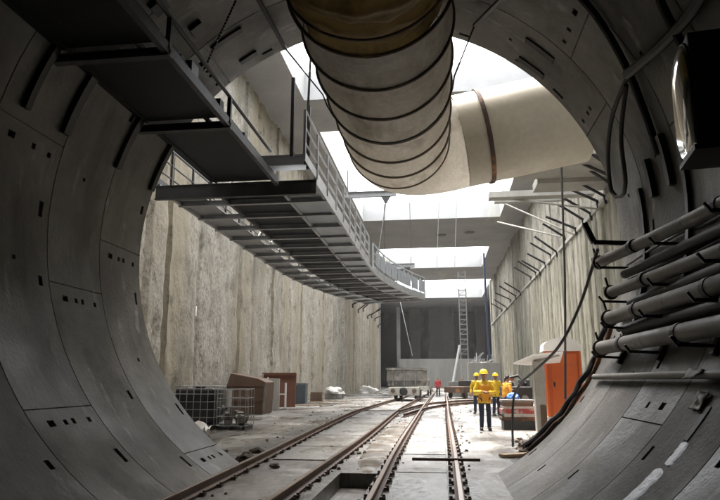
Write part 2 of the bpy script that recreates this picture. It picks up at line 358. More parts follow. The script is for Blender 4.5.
# ------------------------------------------------------------------ tunnel lining
def ring_mesh(seed):
    rg = random.Random(seed)
    th_edges = set(); pk = []                       # pockets: th0, th1, y0, y1 (ring-local y from the near joint)
    nseg = 7
    joints = [k * 360 / nseg + 3 for k in range(nseg)]
    gw = 0.22
    for j in joints:
        s0 = j + 2.2
        row = [(s0, s0 + 1.2, 0.30, 0.44), (s0 + 0.1, s0 + 1.1, 0.62, 0.70), (s0, s0 + 1.1, 0.80, 0.88), (s0 + 0.1, s0 + 1.1, 1.16, 1.24)]
        pk += [p for p in row if rg.random() > .22]
        for q in (10.0, 38.0, 24.0):
            if rg.random() > .45: q += rg.uniform(-2, 2); pk += [(j + q, j + q + rg.uniform(1.6, 3.4), 1.22, 1.22 + rg.uniform(.06, .10))]
        if rg.random() > .5: q = rg.uniform(14, 34); pk += [(j + q, j + q + 0.8, 0.68, 0.75)]
    g = []
    for j in joints: g.append((j - gw / 2, j + gw / 2))
    for k in range(240): th_edges.add(round(k * 1.5, 3))
    for a, b in g: th_edges.update((round(a, 3) % 360, round(b, 3) % 360))
    for a, b, _, _ in pk: th_edges.update((round(a, 3) % 360, round(b, 3) % 360))
    T = sorted(th_edges); T.append(T[0] + 360)
    Y = sorted({0, 0.018, RINGW} | {v for p in pk for v in p[2:]})
    def depth(t, y):
        t %= 360
        if y < 0.018: return 0.035
        for a, b in g:
            if a <= t <= b: return 0.03
        for a, b, c, d_ in pk:
            if c <= y <= d_:
                aa, bb = a % 360, b % 360
                if (aa <= t <= bb) if aa < bb else (t >= aa or t <= bb): return 0.11
        return 0.0
    nT, nY = len(T) - 1, len(Y) - 1
    D = [[depth((T[i] + T[i + 1]) / 2, (Y[j] + Y[j + 1]) / 2) for j in range(nY)] for i in range(nT)]
    bm = bmesh.new(); cache = {}
    def V(i, j, dp):
        k = (i % nT, j, round(dp, 3))
        if k not in cache:
            a = R_(T[i % nT]); r = TR + dp
            cache[k] = bm.verts.new((r * math.cos(a), Y[j], r * math.sin(a)))
        return cache[k]
    def F(vs):
        vs2 = []
        for v in vs:
            if v not in vs2: vs2.append(v)
        if len(vs2) > 2:
            try: bm.faces.new(vs2)
            except ValueError: pass
    for i in range(nT):
        for j in range(nY):
            dp = D[i][j]
            F([V(i, j, dp), V(i, j + 1, dp), V(i + 1, j + 1, dp), V(i + 1, j, dp)])
            d2 = D[(i + 1) % nT][j]
            if d2 != dp: F([V(i + 1, j, dp), V(i + 1, j + 1, dp), V(i + 1, j + 1, d2), V(i + 1, j, d2)])
            if j + 1 < nY and D[i][j + 1] != dp:
                d3 = D[i][j + 1]; F([V(i, j + 1, dp), V(i + 1, j + 1, dp), V(i + 1, j + 1, d3), V(i, j + 1, d3)])
    me = bpy.data.meshes.new('lining_ring'); bm.to_mesh(me); bm.free()
    me.materials.append(M['lining'])
    me.polygons.foreach_set('use_smooth', [True] * len(me.polygons)); me.set_sharp_from_angle(angle=R_(30))
    return me
lining = thing('tunnel_lining', (CX, PORTAL, CZ), 'round tunnel lining of bolted precast concrete segments framing the view', 'tunnel lining')
rms = [ring_mesh(k) for k in range(6)]
ROT = [-180 + 2.5, 16, -9.0, 22, 4, 31, -14, 12, 27, -4, 19, 8, 36, -20, 10]
for k in range(15):
    o = bpy.data.objects.new('lining_ring', rms[k % 6]); COL.objects.link(o); o.parent = lining
    o.location = (0, -RINGW * (k + 1), 0); o.rotation_euler = (0, R_(ROT[k]), 0)
# portal face of the last ring and the deep part of the tunnel behind the camera
m = MB(); n = 120
for k in range(n):
    a, b = 2 * PI * k / n, 2 * PI * (k + 1) / n
    P = lambda r, t, y: (r * math.cos(t), y, r * math.sin(t))
    m.face([P(TR, a, 0), P(TR, b, 0), P(TR + .38, b, 0), P(TR + .38, a, 0)])
    m.face([P(TR + .38, a, 0), P(TR + .38, b, 0), P(TR + .38, b, -RINGW * 15), P(TR + .38, a, -RINGW * 15)])
m.build('lining_rim', 'lining', lining)
m = MB(); y0 = -RINGW * 15
for k in range(n):
    a, b = 2 * PI * k / n, 2 * PI * (k + 1) / n
    m.face([P(TR, a, y0), P(TR, b, y0), P(TR, b, y0 - 16), P(TR, a, y0 - 16)])
m.face([P(TR, 2 * PI * k / n, y0 - 16) for k in range(n)])  # unseen end cap added to keep outside light out of the tunnel
m.build('rear_drive', 'lining_dark', lining)

# ------------------------------------------------------------------ station box
XL, XR, WEND, YEND, ZS = -10.2, 8.7, 105.0, 142.0, 17.85
def wall_sheet(x0, sgn, y0, y1, z0, z1, step, amp, groove, seed, gw=0.5):
    m = MB(); ny = int((y1 - y0) / step); nz = int((z1 - z0) / 0.26)
    rows = []
    for i in range(ny + 1):
        y = y0 + (y1 - y0) * i / ny; row = []
        for j in range(nz + 1):
            z = z0 + (z1 - z0) * j / nz
            dp = amp * (mnoise.fractal(Vector((y * 0.55 + seed, z * 0.12, seed)), 0.9, 2.1, 5)) \
               + amp * 0.55 * mnoise.fractal(Vector((y * 1.6, z * 1.3, seed + 5)), .8, 2, 4)
            k_ = int(y / groove); y_ = y - k_ * groove - .5 * random.Random(k_ * 7 + seed).random() * (groove - gw) * (groove > 2); f = y_ / gw if y_ >= 0 else 2.0
            if f < 1: dp -= (0.30 if groove < 2 else .55 if k_ % 2 else .22) * math.sin(f * PI)
            pan = int(y / groove); dp += (0.30 if groove > 2 else 0.10) * (random.Random(pan * 13 + seed).random() - 0.5)
            row.append(m.bm.verts.new((x0 + sgn * dp, y, z)))
        rows.append(row)
    for A, B in zip(rows, rows[1:]):
        for j in range(nz): m.bm.faces.new((A[j], A[j + 1], B[j + 1], B[j]))
    return m
wl = thing('left_wall', (XL, PORTAL, 0), 'long pale rough concrete wall with dark vertical joints behind the brown boxes', 'wall')
def into(parent, o):
    o.parent = parent; o.location = o.location - parent.location; return o
into(wl, wall_sheet(XL, 1, PORTAL, WEND, 0, ZS, 0.13, 0.11, 4.1, 3, .42).build('wall_face', 'wall_left', smooth=True, angle=70))
into(wl, MB().box((XL - 0.4, WEND + 0.35, ZS / 2), (1.2, 0.7, ZS)).build('end_pier', 'slab', bevel=0.03))
into(wl, MB().box((XL - 0.75, (PORTAL + WEND) / 2, ZS / 2), (0.7, WEND - PORTAL, ZS)).build('wall_core', 'slab'))
wr = thing('right_wall', (XR, PORTAL, 0), 'tall greenish concrete wall with rows of slanted anchor bars on the right', 'wall')
ZLEDGE = 1.55 + 9.1
into(wr, wall_sheet(XR - 0.12, -1, PORTAL, WEND, 0, ZLEDGE, 0.15, 0.07, 1.25, 11, .42).build('lower_face', 'wall_right', smooth=True, angle=60))
into(wr, wall_sheet(XR + 0.12, -1, PORTAL, WEND, ZLEDGE - 0.05, ZS, 0.3, 0.08, 2.5, 21).build('upper_face', 'wall_upper', smooth=True, angle=60))
into(wr, MB().box((XR + 0.02, (PORTAL + WEND) / 2, ZLEDGE - 0.1), (0.5, WEND - PORTAL - 0.1, 0.2)).build('ledge', 'low_wall'))
into(wr, MB().box((XR + 0.75, (PORTAL + WEND) / 2, ZS / 2), (0.7, WEND - PORTAL, ZS)).build('wall_core', 'slab'))
into(wr, MB().box((XR + 0.45, WEND + 0.35, ZS / 2), (1.3, 0.7, ZS)).build('end_pier', 'low_wall'))
# slanted starter bars on the ledges
rnd = random.Random(9)
bar_me = None
def anchor_bar(parent, x, y, z, dx, dz, dy, r=0.05):
    m = MB().tube([(0, 0, 0), (dx * .9, dy, dz)], r * 1.25, 7)
    m.tube([(0.05, 0, -0.4), (0, 0, 0.05)], r * 1.3, 7)
    o = m.build('anchor_bar', 'plat_steel', parent); o.location = Vector((x, y, z)) - parent.location
ys = [26.5, 28, 29.2, 30.2, 31.5, 33, 34.6, 36.5, 38.5, 42, 45, 47.5, 50, 53, 55, 58, 66, 70, 75, 80, 86]
for y in ys:
    anchor_bar(wr, XR - 0.25, y, ZLEDGE + 0.1 + rnd.uniform(-.2, .3), -1.5 - rnd.random() * .5, 0.75 + rnd.random() * .35, rnd.uniform(-.5, .1), 0.06)
for y in range(56, 104, 5):
    anchor_bar(wl, XL + 0.25, y, ZLEDGE + rnd.uniform(-.6, .4), 1.3 + rnd.random() * .8, 0.6 + rnd.random() * .6, rnd.uniform(-.8, .2), 0.06)
# stepped corbel on the right wall behind the duct and the pale stays under it
m = MB().box((6.3, 29.2, 11.75), (4.8, 3.4, 0.5)).box((6.9, 31.7, 11.5), (3.6, 1.6, 0.45)).box((5.7, 33.8, 11.55), (5.6, 0.7, 0.35)).box((5.6, 37.0, 12.2), (4.2, 0.35, 0.3))
into(wr, m.build('corbel', 'low_wall', bevel=0.02))
for a, b in (((4.2, 34, 11.4), (8.5, 33, 10.4)), ((4.3, 42, 13.6), (8.5, 39, 10.4)), ((4.6, 47, 13.4), (8.4, 43, 11.2))):
    into(wr, MB().tube([a, b], 0.06, 8).build('stay', 'low_wall'))

# roof slab with its openings
roof = thing('roof_slab', (0, PORTAL, ZS), 'grey concrete roof slab with large bright openings above the tracks', 'roof slab')
def slab(name, x0, x1, y0, y1, th=1.8, z=ZS):
    o = MB().box(((x0 + x1) / 2, (y0 + y1) / 2, z + th / 2), (x1 - x0, y1 - y0, th)).build(name, 'slab'); return into(roof, o)
OX0, OX1 = -7.65, 6.4
slab('edge_strip', -16, OX0, PORTAL, 156); slab('edge_strip', OX1 + 2.2, 13, PORTAL, 156)
slab('edge_strip', OX1, OX1 + 2.2, PORTAL, 103)
for a, b in ((PORTAL, 15.0), (33.6, 38.5), (62.5, 77.0), (91.2, 103.0)):
    slab('cross_beam', OX0, OX1, a, b)
slab('cross_beam', OX0, OX1 + 2.2, 126, 156)
# marks of a shoring joint under the big beam: small dark plates
for x, y in ((0.5, 70), (3.6, 69)):
    into(roof, MB().lathe([(0.55, -0.06), (0.6, 0)], (x, y, ZS), 12).build('anchor_plate', 'beam_steel'))
# headwall round the tunnel mouth (seen only from the station side)
hw = MB(); n = 96; RO = TR + 0.40
for k in range(n):
    a, b = 2 * PI * k / n, 2 * PI * (k + 1) / n
    def outp(t):
        c, s_ = math.cos(t), math.sin(t); best = 1e9
        for lim, dd in ((XR + 1.0 - CX, c), (-(XL - 1.0 - CX), -c), (ZS - CZ, s_), (CZ + 1.5, -s_)):
            if dd > 1e-6: best = min(best, lim / dd)
        return (CX + best * c, PORTAL - 0.05, CZ + best * s_)
    pa, pb = (CX + RO * math.cos(a), PORTAL - 0.05, CZ + RO * math.sin(a)), (CX + RO * math.cos(b), PORTAL - 0.05, CZ + RO * math.sin(b))
    hw.face([pa, pb, outp(b), outp(a)])
# close the corners of the rectangle that the rays cut off
for cx_, cz_ in ((XL - 1.0, ZS), (XR + 1.0, ZS)):
    t = math.atan2(cz_ - CZ, cx_ - CX); k0 = math.floor(t / (2 * PI / n)); a, b = k0 * 2 * PI / n, (k0 + 1) * 2 * PI / n
    hw.face([outp(a), outp(b), (cx_, PORTAL - 0.05, cz_)])
o = hw.build('portal_headwall', 'slab'); o2 = o.modifiers.new('solid', 'SOLIDIFY'); o2.thickness = 0.3
tag(o, 'concrete headwall surrounding the tunnel mouth', 'wall')
# far end
ew = thing('end_wall', (0, YEND, 0), 'dark headwall closing the far end of the station', 'wall')
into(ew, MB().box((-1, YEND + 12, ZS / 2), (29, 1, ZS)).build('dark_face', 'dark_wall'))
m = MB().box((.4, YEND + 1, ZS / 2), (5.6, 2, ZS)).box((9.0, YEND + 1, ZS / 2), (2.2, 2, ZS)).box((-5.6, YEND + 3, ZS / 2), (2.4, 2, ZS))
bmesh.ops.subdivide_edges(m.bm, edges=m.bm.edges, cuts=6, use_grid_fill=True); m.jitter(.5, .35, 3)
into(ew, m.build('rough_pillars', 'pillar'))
into(ew, MB().box((-9.25, YEND - 0.8, ZS / 2), (0.8, 1.2, ZS)).build('pier', 'slab'))
into(ew, MB().box((12.4, (WEND + YEND) / 2 + 6, ZS / 2), (0.6, YEND - WEND + 12, ZS)).build('side_face', 'slab'))
into(ew, MB().box((-15.3, (WEND + YEND) / 2 + 6, ZS / 2), (0.6, YEND - WEND + 12, ZS)).build('side_face', 'dark_wall'))  # shade of the left side recess put into the dark wall colour
m = MB().box((0.3, YEND - 3, 3.05), (18.6, 0.8, 6.1))
for k in range(14): m.box((-8.2 + k * 1.3, YEND - 3.44, 3.0), (0.18, 0.1, 5.9))
tag(m.build('low_wall', 'low_wall', origin=(0.3, YEND - 3, 0)), 'low pale ribbed wall standing below the dark far headwall', 'wall')

# ------------------------------------------------------------------ tracks
RAILP = [(-.065, 0), (.065, 0), (.065, .018), (.012, .035), (.010, .10), (.034, .115), (.034, .14), (-.034, .14), (-.034, .115), (-.010, .10), (-.012, .035), (-.065, .018)]
def smooth_path(pts, step=0.6):
    P = [Vector(p) for p in pts]; out = []
    for i in range(len(P) - 1):
        p0, p1, p2, p3 = P[max(i - 1, 0)], P[i], P[i + 1], P[min(i + 2, len(P) - 1)]
        k = max(2, int((p2 - p1).length / step))
        for q in range(k):
            t = q / k
            out.append(0.5 * ((2 * p1) + (-p0 + p2) * t + (2 * p0 - 5 * p1 + 4 * p2 - p3) * t * t + (-p0 + 3 * p1 - 3 * p2 + p3) * t ** 3))
    out.append(P[-1]); return out
plate_me = None
def rail_track(label, paths, y0c, y1c, step):
    global plate_me
    t = thing('railway_track', (paths[0][0][0], paths[0][0][1], 0), label, 'railway track', 'rail tracks running into the station')
    for pth in paths:
        P = smooth_path([(x, y, 0.022) for x, y in pth], 0.8)
        r = MB().prism(RAILP, P).build('rail', 'rust_rail', t); r.location = -t.location
        top = [(-.032, 0), (.032, 0), (.028, .005), (-.028, .005)]
        h = MB().prism(top, [p + Vector((0, 0, .1395)) for p in P]).build('running_surface', 'rail_top', r)
        if plate_me is None:
            b = MB().box((0, 0, 0.011), (.20, .13, .020))
            for sx in (-1, 1):
                b.box((sx * .105, 0, .030), (.075, .09, .040)); b.lathe([(.022, .05), (.022, .075), (.012, .08)], (sx * .12, 0, 0), 8)
            plate_me = b.mesh('baseplate', 'plate_dark')
        y = y0c; i = 0; cnt = 0
        while y < y1c and cnt < 95:
            while i < len(P) - 2 and P[i + 1].y < y: i += 1
            a, b = P[i], P[i + 1]; f = (y - a.y) / max(1e-6, b.y - a.y)
            x = a.x + (b.x - a.x) * f
            o = bpy.data.objects.new('baseplate', plate_me); COL.objects.link(o); o.parent = r
            o.location = (x, y, 0.002); o.rotation_euler = (0, 0, -math.atan2(b.x - a.x, b.y - a.y)); y += step; cnt += 1
    return t
rail_track('straight rusty track with the steel bar laid across it, nearest the orange cabin',
           [[(-.86, -8), (-.88, 6), (-.98, 14), (-1.0, 26), (-.98, 45), (-.8, 70), (-.6, 120)], [(.20, -8), (.20, 6), (.24, 14), (.27, 26), (.38, 45), (.5, 70), (.7, 120)]], 5.0, 60, 0.72)
rail_track('rusty track that curves past the open sump toward the muck car',
           [[(-3.18, -8), (-3.27, 4), (-3.42, 10.5), (-3.78, 20), (-4.0, 30), (-3.7, 42), (-3.3, 52), (-3.0, 70), (-2.8, 100)], [(-2.16, -8), (-2.1, 4), (-2.03, 11), (-2.0, 18), (-2.1, 32), (-1.95, 42), (-1.75, 52), (-1.5, 70), (-1.3, 100)]], 5.0, 60, 0.72)
rail_track('rusty crossover track bending right behind the workers',
           [[(-2.0, 30), (-1.3, 37), (-.2, 42), (1.6, 46), (4.2, 49), (7.5, 51)], [(-1.6, 27), (-.7, 34), (.5, 39), (2.2, 42.5), (4.6, 45), (7.5, 46.6)]], 33, 46, 1.2)

# ------------------------------------------------------------------ service platform inside the tunnel
def ibeam(m, a, b, h=0.22, w=0.16, t=0.02):
    a, b = Vector(a), Vector(b); up = Vector((0, 0, 1))
    m.bar(a + up * (h / 2 - t / 2), b + up * (h / 2 - t / 2), w, t); m.bar(a - up * (h / 2 - t / 2), b - up * (h / 2 - t / 2), w, t)
    m.bar(a, b, t, h - 2 * t - .004); return m
ZP = 6.05
pf = thing('service_platform', (-4.6, PORTAL, ZP), 'black steel walkway platform hung along the tunnel lining at upper left', 'platform')
def P_(m, name, mat, par=pf, **k):
    o = m.build(name, mat, par, **k); o.location = -Vector(par.location) if par.parent is None else (0, 0, 0); return o
segs = [(-6, 1.4), (1.55, 4.45), (4.6, 7.4), (7.6, 9.95), (10.15, 13.5)]
for i, (a, b) in enumerate(segs):
    m = MB().box((-4.53 if b < 10 else -4.55, (a + b) / 2, ZP + 0.10), (1.50, b - a, 0.03))
    for x in (-5.15,): m.bar((x, a, ZP + 0.07), (x, b, ZP + 0.07), 0.05, 0.03)
    P_(m, 'deck_plate', 'plat_steel')
    # kick plate on the open side
    P_(MB().box((-3.77, (a + b) / 2, ZP + 0.2), (0.02, b - a, 0.16)), 'kick_plate', 'plat_steel')
for y in (-2.2, 1.48, 4.52, 7.5, 10.05):
    P_(ibeam(MB(), (-5.42, y, ZP - 0.03), (-3.62, y, ZP - 0.03), 0.13, 0.12), 'cross_beam', 'beam_steel')
    P_(MB().bar((-3.66, y, ZP + 0.05), (-3.66, y, ZP + .5), .07, .07, up=(0, 1, 0)), 'post', 'beam_steel')
P_(MB().bar((-3.68, -6, ZP + 0.02), (-3.68, 13.5, ZP + 0.02), 0.09, 0.16), 'edge_beam', 'beam_steel')
P_(MB().tube([(-3.66, -6, ZP + .52), (-3.66, 12.8, ZP + .52)], .035, 8), 'hand_rail', 'beam_steel')
rnd = random.Random(3)
for k in range(26):        # cable clips and small junk along the edge
    y = rnd.uniform(3, 12.5); m = MB().box((-3.85 + rnd.uniform(-.15, .1), y, ZP + .2 + rnd.uniform(0, .1)), (rnd.uniform(.05, .15), rnd.uniform(.08, .3), rnd.uniform(.05, .2))); P_(m, 'cable_clip', 'black')
P_(MB().tube([(-4.1, -6, ZP + .16), (-4.05, 4, ZP + .2), (-4.15, 8, ZP + .17), (-4.1, 13, ZP + .2)], .05, 8), 'cable', 'hose')
# curved brackets standing on the lining under the platform
for y, w in ((7.33, .11), (8.25, .16), (9.83, .15), (11.14, .13), (5.6, .14), (3.6, .14)):
    m = MB(); A = []
    for k in range(9):
        th = 149.5 + 14.5 * k / 8; A.append((lin(th, TR - .005, y - w / 2), lin(th, TR - .085, y - w / 2), lin(th, TR - .085, y + w / 2), lin(th, TR - .005, y + w / 2)))
    for a, b in zip(A, A[1:]):
        for q in range(4): m.face([a[q], a[(q + 1) % 4], b[(q + 1) % 4], b[q]])
    m.face(A[0]); m.face(A[-1][::-1])
    P_(m, 'bracket', 'black', weld=True)

# ------------------------------------------------------------------ long walkway in the station
wk = thing('walkway', (-4.7, 13.6, ZP), 'long grey steel walkway with railings hanging above the left side of the station', 'walkway')
def wpath(off, z=0.0, y0=13.6, y1=36.0, step=1.35):
    """a line along the walkway, off metres left(-) or right(+) of its middle"""
    out = []; y = y0
    while True:
        t = max(0.0, (y - 24.5) / 11.5); cx = -4.72 + 2.1 * t * t; sl = 2.1 * 2 * t / 11.5
        d = Vector((sl, 1, 0)).normalized(); nrm = Vector((d.y, -d.x, 0))
        out.append(Vector((cx, y, ZP + z)) + nrm * off)
        if y >= y1: break
        y = min(y + step, y1)
    return out
stn = wpath(0)
def strip(offa, offb, z, th=0.03):
    m = MB(); A, B = wpath(offa, z), wpath(offb, z)
    return A, B
for nm, oa, ob, mat in (('deck_plate', -1.9, -1.15, 'galv'), ('deck_plate', -.62, 1.0, 'plat_steel'), ('side_plate', 1.0, 1.88, 'galv_blue')):
    A, B = wpath(oa, .06), wpath(ob, .06); m = MB(); up = Vector((0, 0, .03)); gap = 0.05
    for i in range(len(A) - 1):
        k = (A[i + 1] - A[i]).normalized() * gap; dz = Vector((0, 0, -.05 if nm == 'side_plate' and i % 2 else 0))
        q = [A[i] + k + dz, B[i] + k + dz, B[i + 1] - k + dz, A[i + 1] - k + dz]; v = [m.bm.verts.new(p) for p in q] + [m.bm.verts.new(p + up) for p in q]
        for f in ((3, 2, 1, 0), (4, 5, 6, 7), (0, 1, 5, 4), (1, 2, 6, 5), (2, 3, 7, 6), (3, 0, 4, 7)): m.bm.faces.new([v[t] for t in f])
    P_(m, nm, mat, wk)
L_, R2 = wpath(-1.98), wpath(1.95)
for i, (a, b) in enumerate(zip(L_, R2)):
    P_(ibeam(MB(), a - Vector((0, 0, .0 if i else .1)), b - Vector((0, 0, .0 if i else .1)), .13 if i else .34, .12), 'cross_beam', 'beam_steel' if i == 0 else 'galv', wk)
for off, mat in ((-1.92, 'galv'), (-.62, 'beam_steel'), (1.0, 'galv'), (1.92, 'galv')):
    P_(MB().prism([(-.04, -.03), (.04, -.03), (.04, .13), (-.04, .13)], wpath(off)), 'stringer', mat, wk)
def railing(off, y0, y1, mat):
    base = wpath(off, .1, y0, y1, 1.35)
    rl = MB()
    for z in (1.13, .75, .40):
        rl.tube([p + Vector((0, 0, z)) for p in base], .03 if z > 1 else .022, 8)
    r = P_(rl, 'railing', mat, wk)
    for p in base:
        P_(MB().bar(p, p + Vector((0, 0, 1.14)), .055, .055, up=(0, 1, 0)), 'post', mat, r)
    k = MB()
    for a, b in zip(base, base[1:]): k.bar(a + Vector((0, 0, .1)), b + Vector((0, 0, .1)), .015, .2)
    P_(k, 'kick_plate', mat, r); return r
railing(1.95, 12.3, 24.5, 'galv'); railing(-1.95, 13.0, 36, 'beam_steel')
r = railing(1.95, 25.9, 36, 'galv_blue')
B = wpath(1.99, .1, 26.5, 36, 1.2)
for a, b in zip(B, B[1:]):
    k = MB().bar(a.lerp(b, .06) + Vector((0, 0, .60)), a.lerp(b, .94) + Vector((0, 0, .60)), .012, .62)
    for q in range(1, 5): p = a.lerp(b, q / 5); k.bar(p + Vector((0, 0, .26)), p + Vector((0, 0, .94)), .035, .035, up=(0, 1, 0))
    P_(k, 'panel', 'galv_blue', r)
# open ends, odds and ends carried under the deck
rnd = random.Random(5)
for k in range(16):
    y = rnd.uniform(14.5, 27); m = MB().tube([(-5.55 + rnd.uniform(-.3, .2), y, ZP + rnd.uniform(.0, .3)), (-5.5 + rnd.uniform(-.3, .3), y + rnd.uniform(.3, 1.6), ZP + rnd.uniform(.2, .9))], .022, 6); P_(m, 'loose_rod', 'galv', wk)
# small landing with a step up from the platform
P_(MB().box((-3.35, 13.2, ZP + .38), (1.0, .9, .05)).box((-3.35, 12.78, ZP + .27), (1.0, .04, .2)), 'landing_step', 'galv', wk)
P_(MB().bar((-3.0, 12.1, ZP + .1), (-3.0, 12.1, ZP + 1.9), .07, .07, up=(0, 1, 0)).bar((-2.82, 12.9, ZP + .1), (-2.82, 12.9, ZP + 1.6), .07, .07, up=(0, 1, 0)), 'gate_post', 'beam_steel', wk)
# hangers down from the roof
def hanger(x0, x1, y, z, label):
    h = thing('hanger_beam', ((x0 + x1) / 2, y, z), label, 'hanger', 'beams hung under the roof above the walkway')
    c = Vector(h.location)
    o = ibeam(MB(), Vector((x0, y, z)) - c, Vector((x1, y, z)) - c, .28, .2).build('beam', 'galv', h)
    for x in (x0 + .25, x1 - .25):
        MB().tube([Vector((x, y, z)) - c, Vector((x, y, ZS + .3)) - c], .02, 6).build('rod', 'beam_steel', h)
    x = x1 - .5
    MB().prism([(-.22, 0), (.22, 0), (.05, -.32), (-.05, -.32)], [(x - c.x, -.08, -.14), (x - c.x, .08, -.14)]).build('lug', 'beam_steel', h)
    return h, Vector((x, y, z - .45))
h1, e1 = hanger(-4.5, -1.9, 28.5, 1.55 + 8.75, 'longer grey steel beam hung under the opening right of the walkway railing')
MB().tube([e1 - h1.location, Vector((-2.75, 27.0, ZP + .2)) - h1.location], .025, 6).build('stay_rod', 'beam_steel', h1)
h2, e2 = hanger(-3.9, -1.6, 42, 1.55 + 7.7, 'shorter grey steel beam hung above the far end of the walkway')
MB().tube([e2 - h2.location, Vector((-1.2, 36.0, ZP + .2)) - h2.location], .025, 6).build('stay_rod', 'beam_steel', h2)
tag(MB().tube([(-2.82, 12.6, ZP + .1), (-2.72, 12.6, 9.3), (-2.6, 12.6, 14)], .03, 6).build('hanging_chain', 'beam_steel', origin=(-2.82, 12.6, ZP + .1)), 'dark chain hanging straight down beside the walkway railing', 'chain')
m = MB(); c0, c1 = lin(117, TR - .05, 9.2), Vector((-3.75, 9.0, ZP + .5))
for k in range(46):
    p = c0.lerp(c1, k / 46); q = c0.lerp(c1, (k + 1.25) / 46); m.bar(p, q, .035 if k % 2 else .012, .012 if k % 2 else .035)
tag(m.build('hanging_chain', 'black', origin=tuple(c1)), 'black chain from the tunnel crown down to the dark platform', 'chain')

# ------------------------------------------------------------------ ventilation duct
DX, DZ, DR = -0.85, 7.08, 1.18
du = thing('ventilation_duct', (DX, 10, DZ), 'huge hooped canvas ventilation duct hanging under the tunnel crown', 'duct')
def duct_skin(y0, y1, sag, seed, rr=DR, n=64, wr=0.0, hoops=()):
    m = MB(); rows = []; ny = int((y1 - y0) / 0.04)
    for i in range(ny + 1):
        y = y0 + (y1 - y0) * i / ny; row = []
        hd = min([abs(y - h) for h in hoops] + [9])
        for k in range(n):
            a = 2 * PI * k / n
            r = rr - 0.05 * min(1, hd / .4) + .045 * min(1, hd / .25) * mnoise.fractal(Vector((math.cos(a) * 2.6, y * 2.2, math.sin(a) * 2.6 + seed)), .8, 2, 4)
            dy = 0.0; ext = 0.0
            if wr:
                low = max(0.0, -math.sin(a)) ** 1.2
                yy = y + 0.10 * low
                w = math.sin(yy * 13 + 2.6 * mnoise.noise(Vector((math.cos(a) * 1.5, yy * .8, math.sin(a) * 1.5 + seed)))) + .7 * math.sin(yy * 24 + 3 * math.cos(a + seed))
                r += wr * w * (.35 + low) * (0.6 + .5 * mnoise.noise(Vector((math.cos(a), y * 1.1, math.sin(a)))))
                ext = -sag * low * (0.5 + .5 * math.sin(y * 4.6 + seed))
            row.append(m.bm.verts.new((r * math.cos(a), y - 10, r * math.sin(a) + ext)))
        rows.append(row)
    for A, B in zip(rows, rows[1:]):
        for k in range(n): m.bm.faces.new((A[k], A[(k + 1) % n], B[(k + 1) % n], B[k]))
    return m
hoops = [7.72, 8.75, 9.85, 10.95, 12.0, 12.95, 13.75]
duct_skin(2.0, 7.72, .06, 2, DR * .985, 128, .06).build('crumpled_sleeve', 'duct_tan', du, smooth=True, angle=80)
duct_skin(7.72, 13.75, 0, 4, DR, 64, 0, hoops).build('canvas_sleeve', 'duct_white', du, smooth=True, angle=80)
for i, y in enumerate(hoops + [7.3, 5.6]):
    MB().tube([((DR + .012) * math.cos(2 * PI * k / 64), y - 10, (DR + .012) * math.sin(2 * PI * k / 64)) for k in range(64)], .028 if i < 6 else .02, 8, closed=True).build('hoop', 'duct_hoop', du, smooth=True)
# elbow and painted cross duct
m = MB(); rows = []; n = 64; BR = 1.45
tilt = R_(10.5)
path = []
for k in range(13):
    a = R_(90) * k / 12; path.append(Vector((BR * (1 - math.cos(a)), 13.75 - 10 + BR * math.sin(a), 0.44 * (k / 12) ** 1.4)))
path_e = path
path_s = [path[-1] + Vector((math.cos(tilt), 0, math.sin(tilt))) * t for t in (0.02, .8, 1.6, 2.4, 3.05)]
def sweep(m, P, r, n=64):
    return m.tube(P, r, n, caps=False)
sweep(MB(), path_e, DR).build('elbow', 'duct_white', du, smooth=True, angle=70)
cross = sweep(MB(), path_s + [path_s[-1] + Vector((.06, 0, .01))], [DR, DR, DR, DR, DR, DR * .93])
cross.tube([path_s[-1] + Vector((.05, 0, .01)), path_s[-1] + Vector((.07, 0, .01))], DR * .93, 64, caps=True)
cross.build('cross_duct', 'duct_rigid', du, smooth=True, angle=40)
c = path_s[0] + Vector((math.cos(tilt), 0, math.sin(tilt))) * .62; ax = Vector((math.cos(tilt), 0, math.sin(tilt))); u = ax.orthogonal().normalized(); w = ax.cross(u)
A = [c + (u * math.cos(2 * PI * k / 64) + w * math.sin(2 * PI * k / 64)) * (DR + .012) for k in range(64)]
m = MB()
for k in range(64):
    p, q = A[k], A[(k + 1) % 64]; e = ax * .05; up1 = (p - c).normalized() * .03; up2 = (q - c).normalized() * .03
    m.face([p - e + up1, q - e + up2, q + e + up2, p + e + up1]); m.face([p - e, q - e, q - e + up2, p - e + up1]); m.face([p + e + up1, q + e + up2, q + e, p + e])
m.build('strap', 'strap', du, weld=True)
# sling carrying the duct
sl = thing('duct_sling', (DX, 10.4, 9.6), 'steel rope sling with black straps passing under the ventilation duct', 'sling')
a1, a2 = lin(113, TR - .03, 9.4), lin(112, TR - .25, 10.9)
MB().bar(a1 - sl.location, a2 - sl.location, .07, .05).build('strap', 'black', sl)
pts = [a2]
for k in range(17):
    t = R_(195 + 160 * k / 16); pts.append(Vector((DX + (DR + .06) * math.cos(t), 10.55 + .25 * math.sin(k / 16 * PI), DZ + (DR + .06) * math.sin(t))))
b1 = lin(62, TR - .2, 10.3); pts.append(b1)
MB().tube([p - Vector(sl.location) for p in pts], .014, 6).build('rope', 'black', sl)
b2 = lin(55, TR - .05, 9.0)
MB().bar(b1 - sl.location, b2 - sl.location, .07, .05).build('strap', 'black', sl)

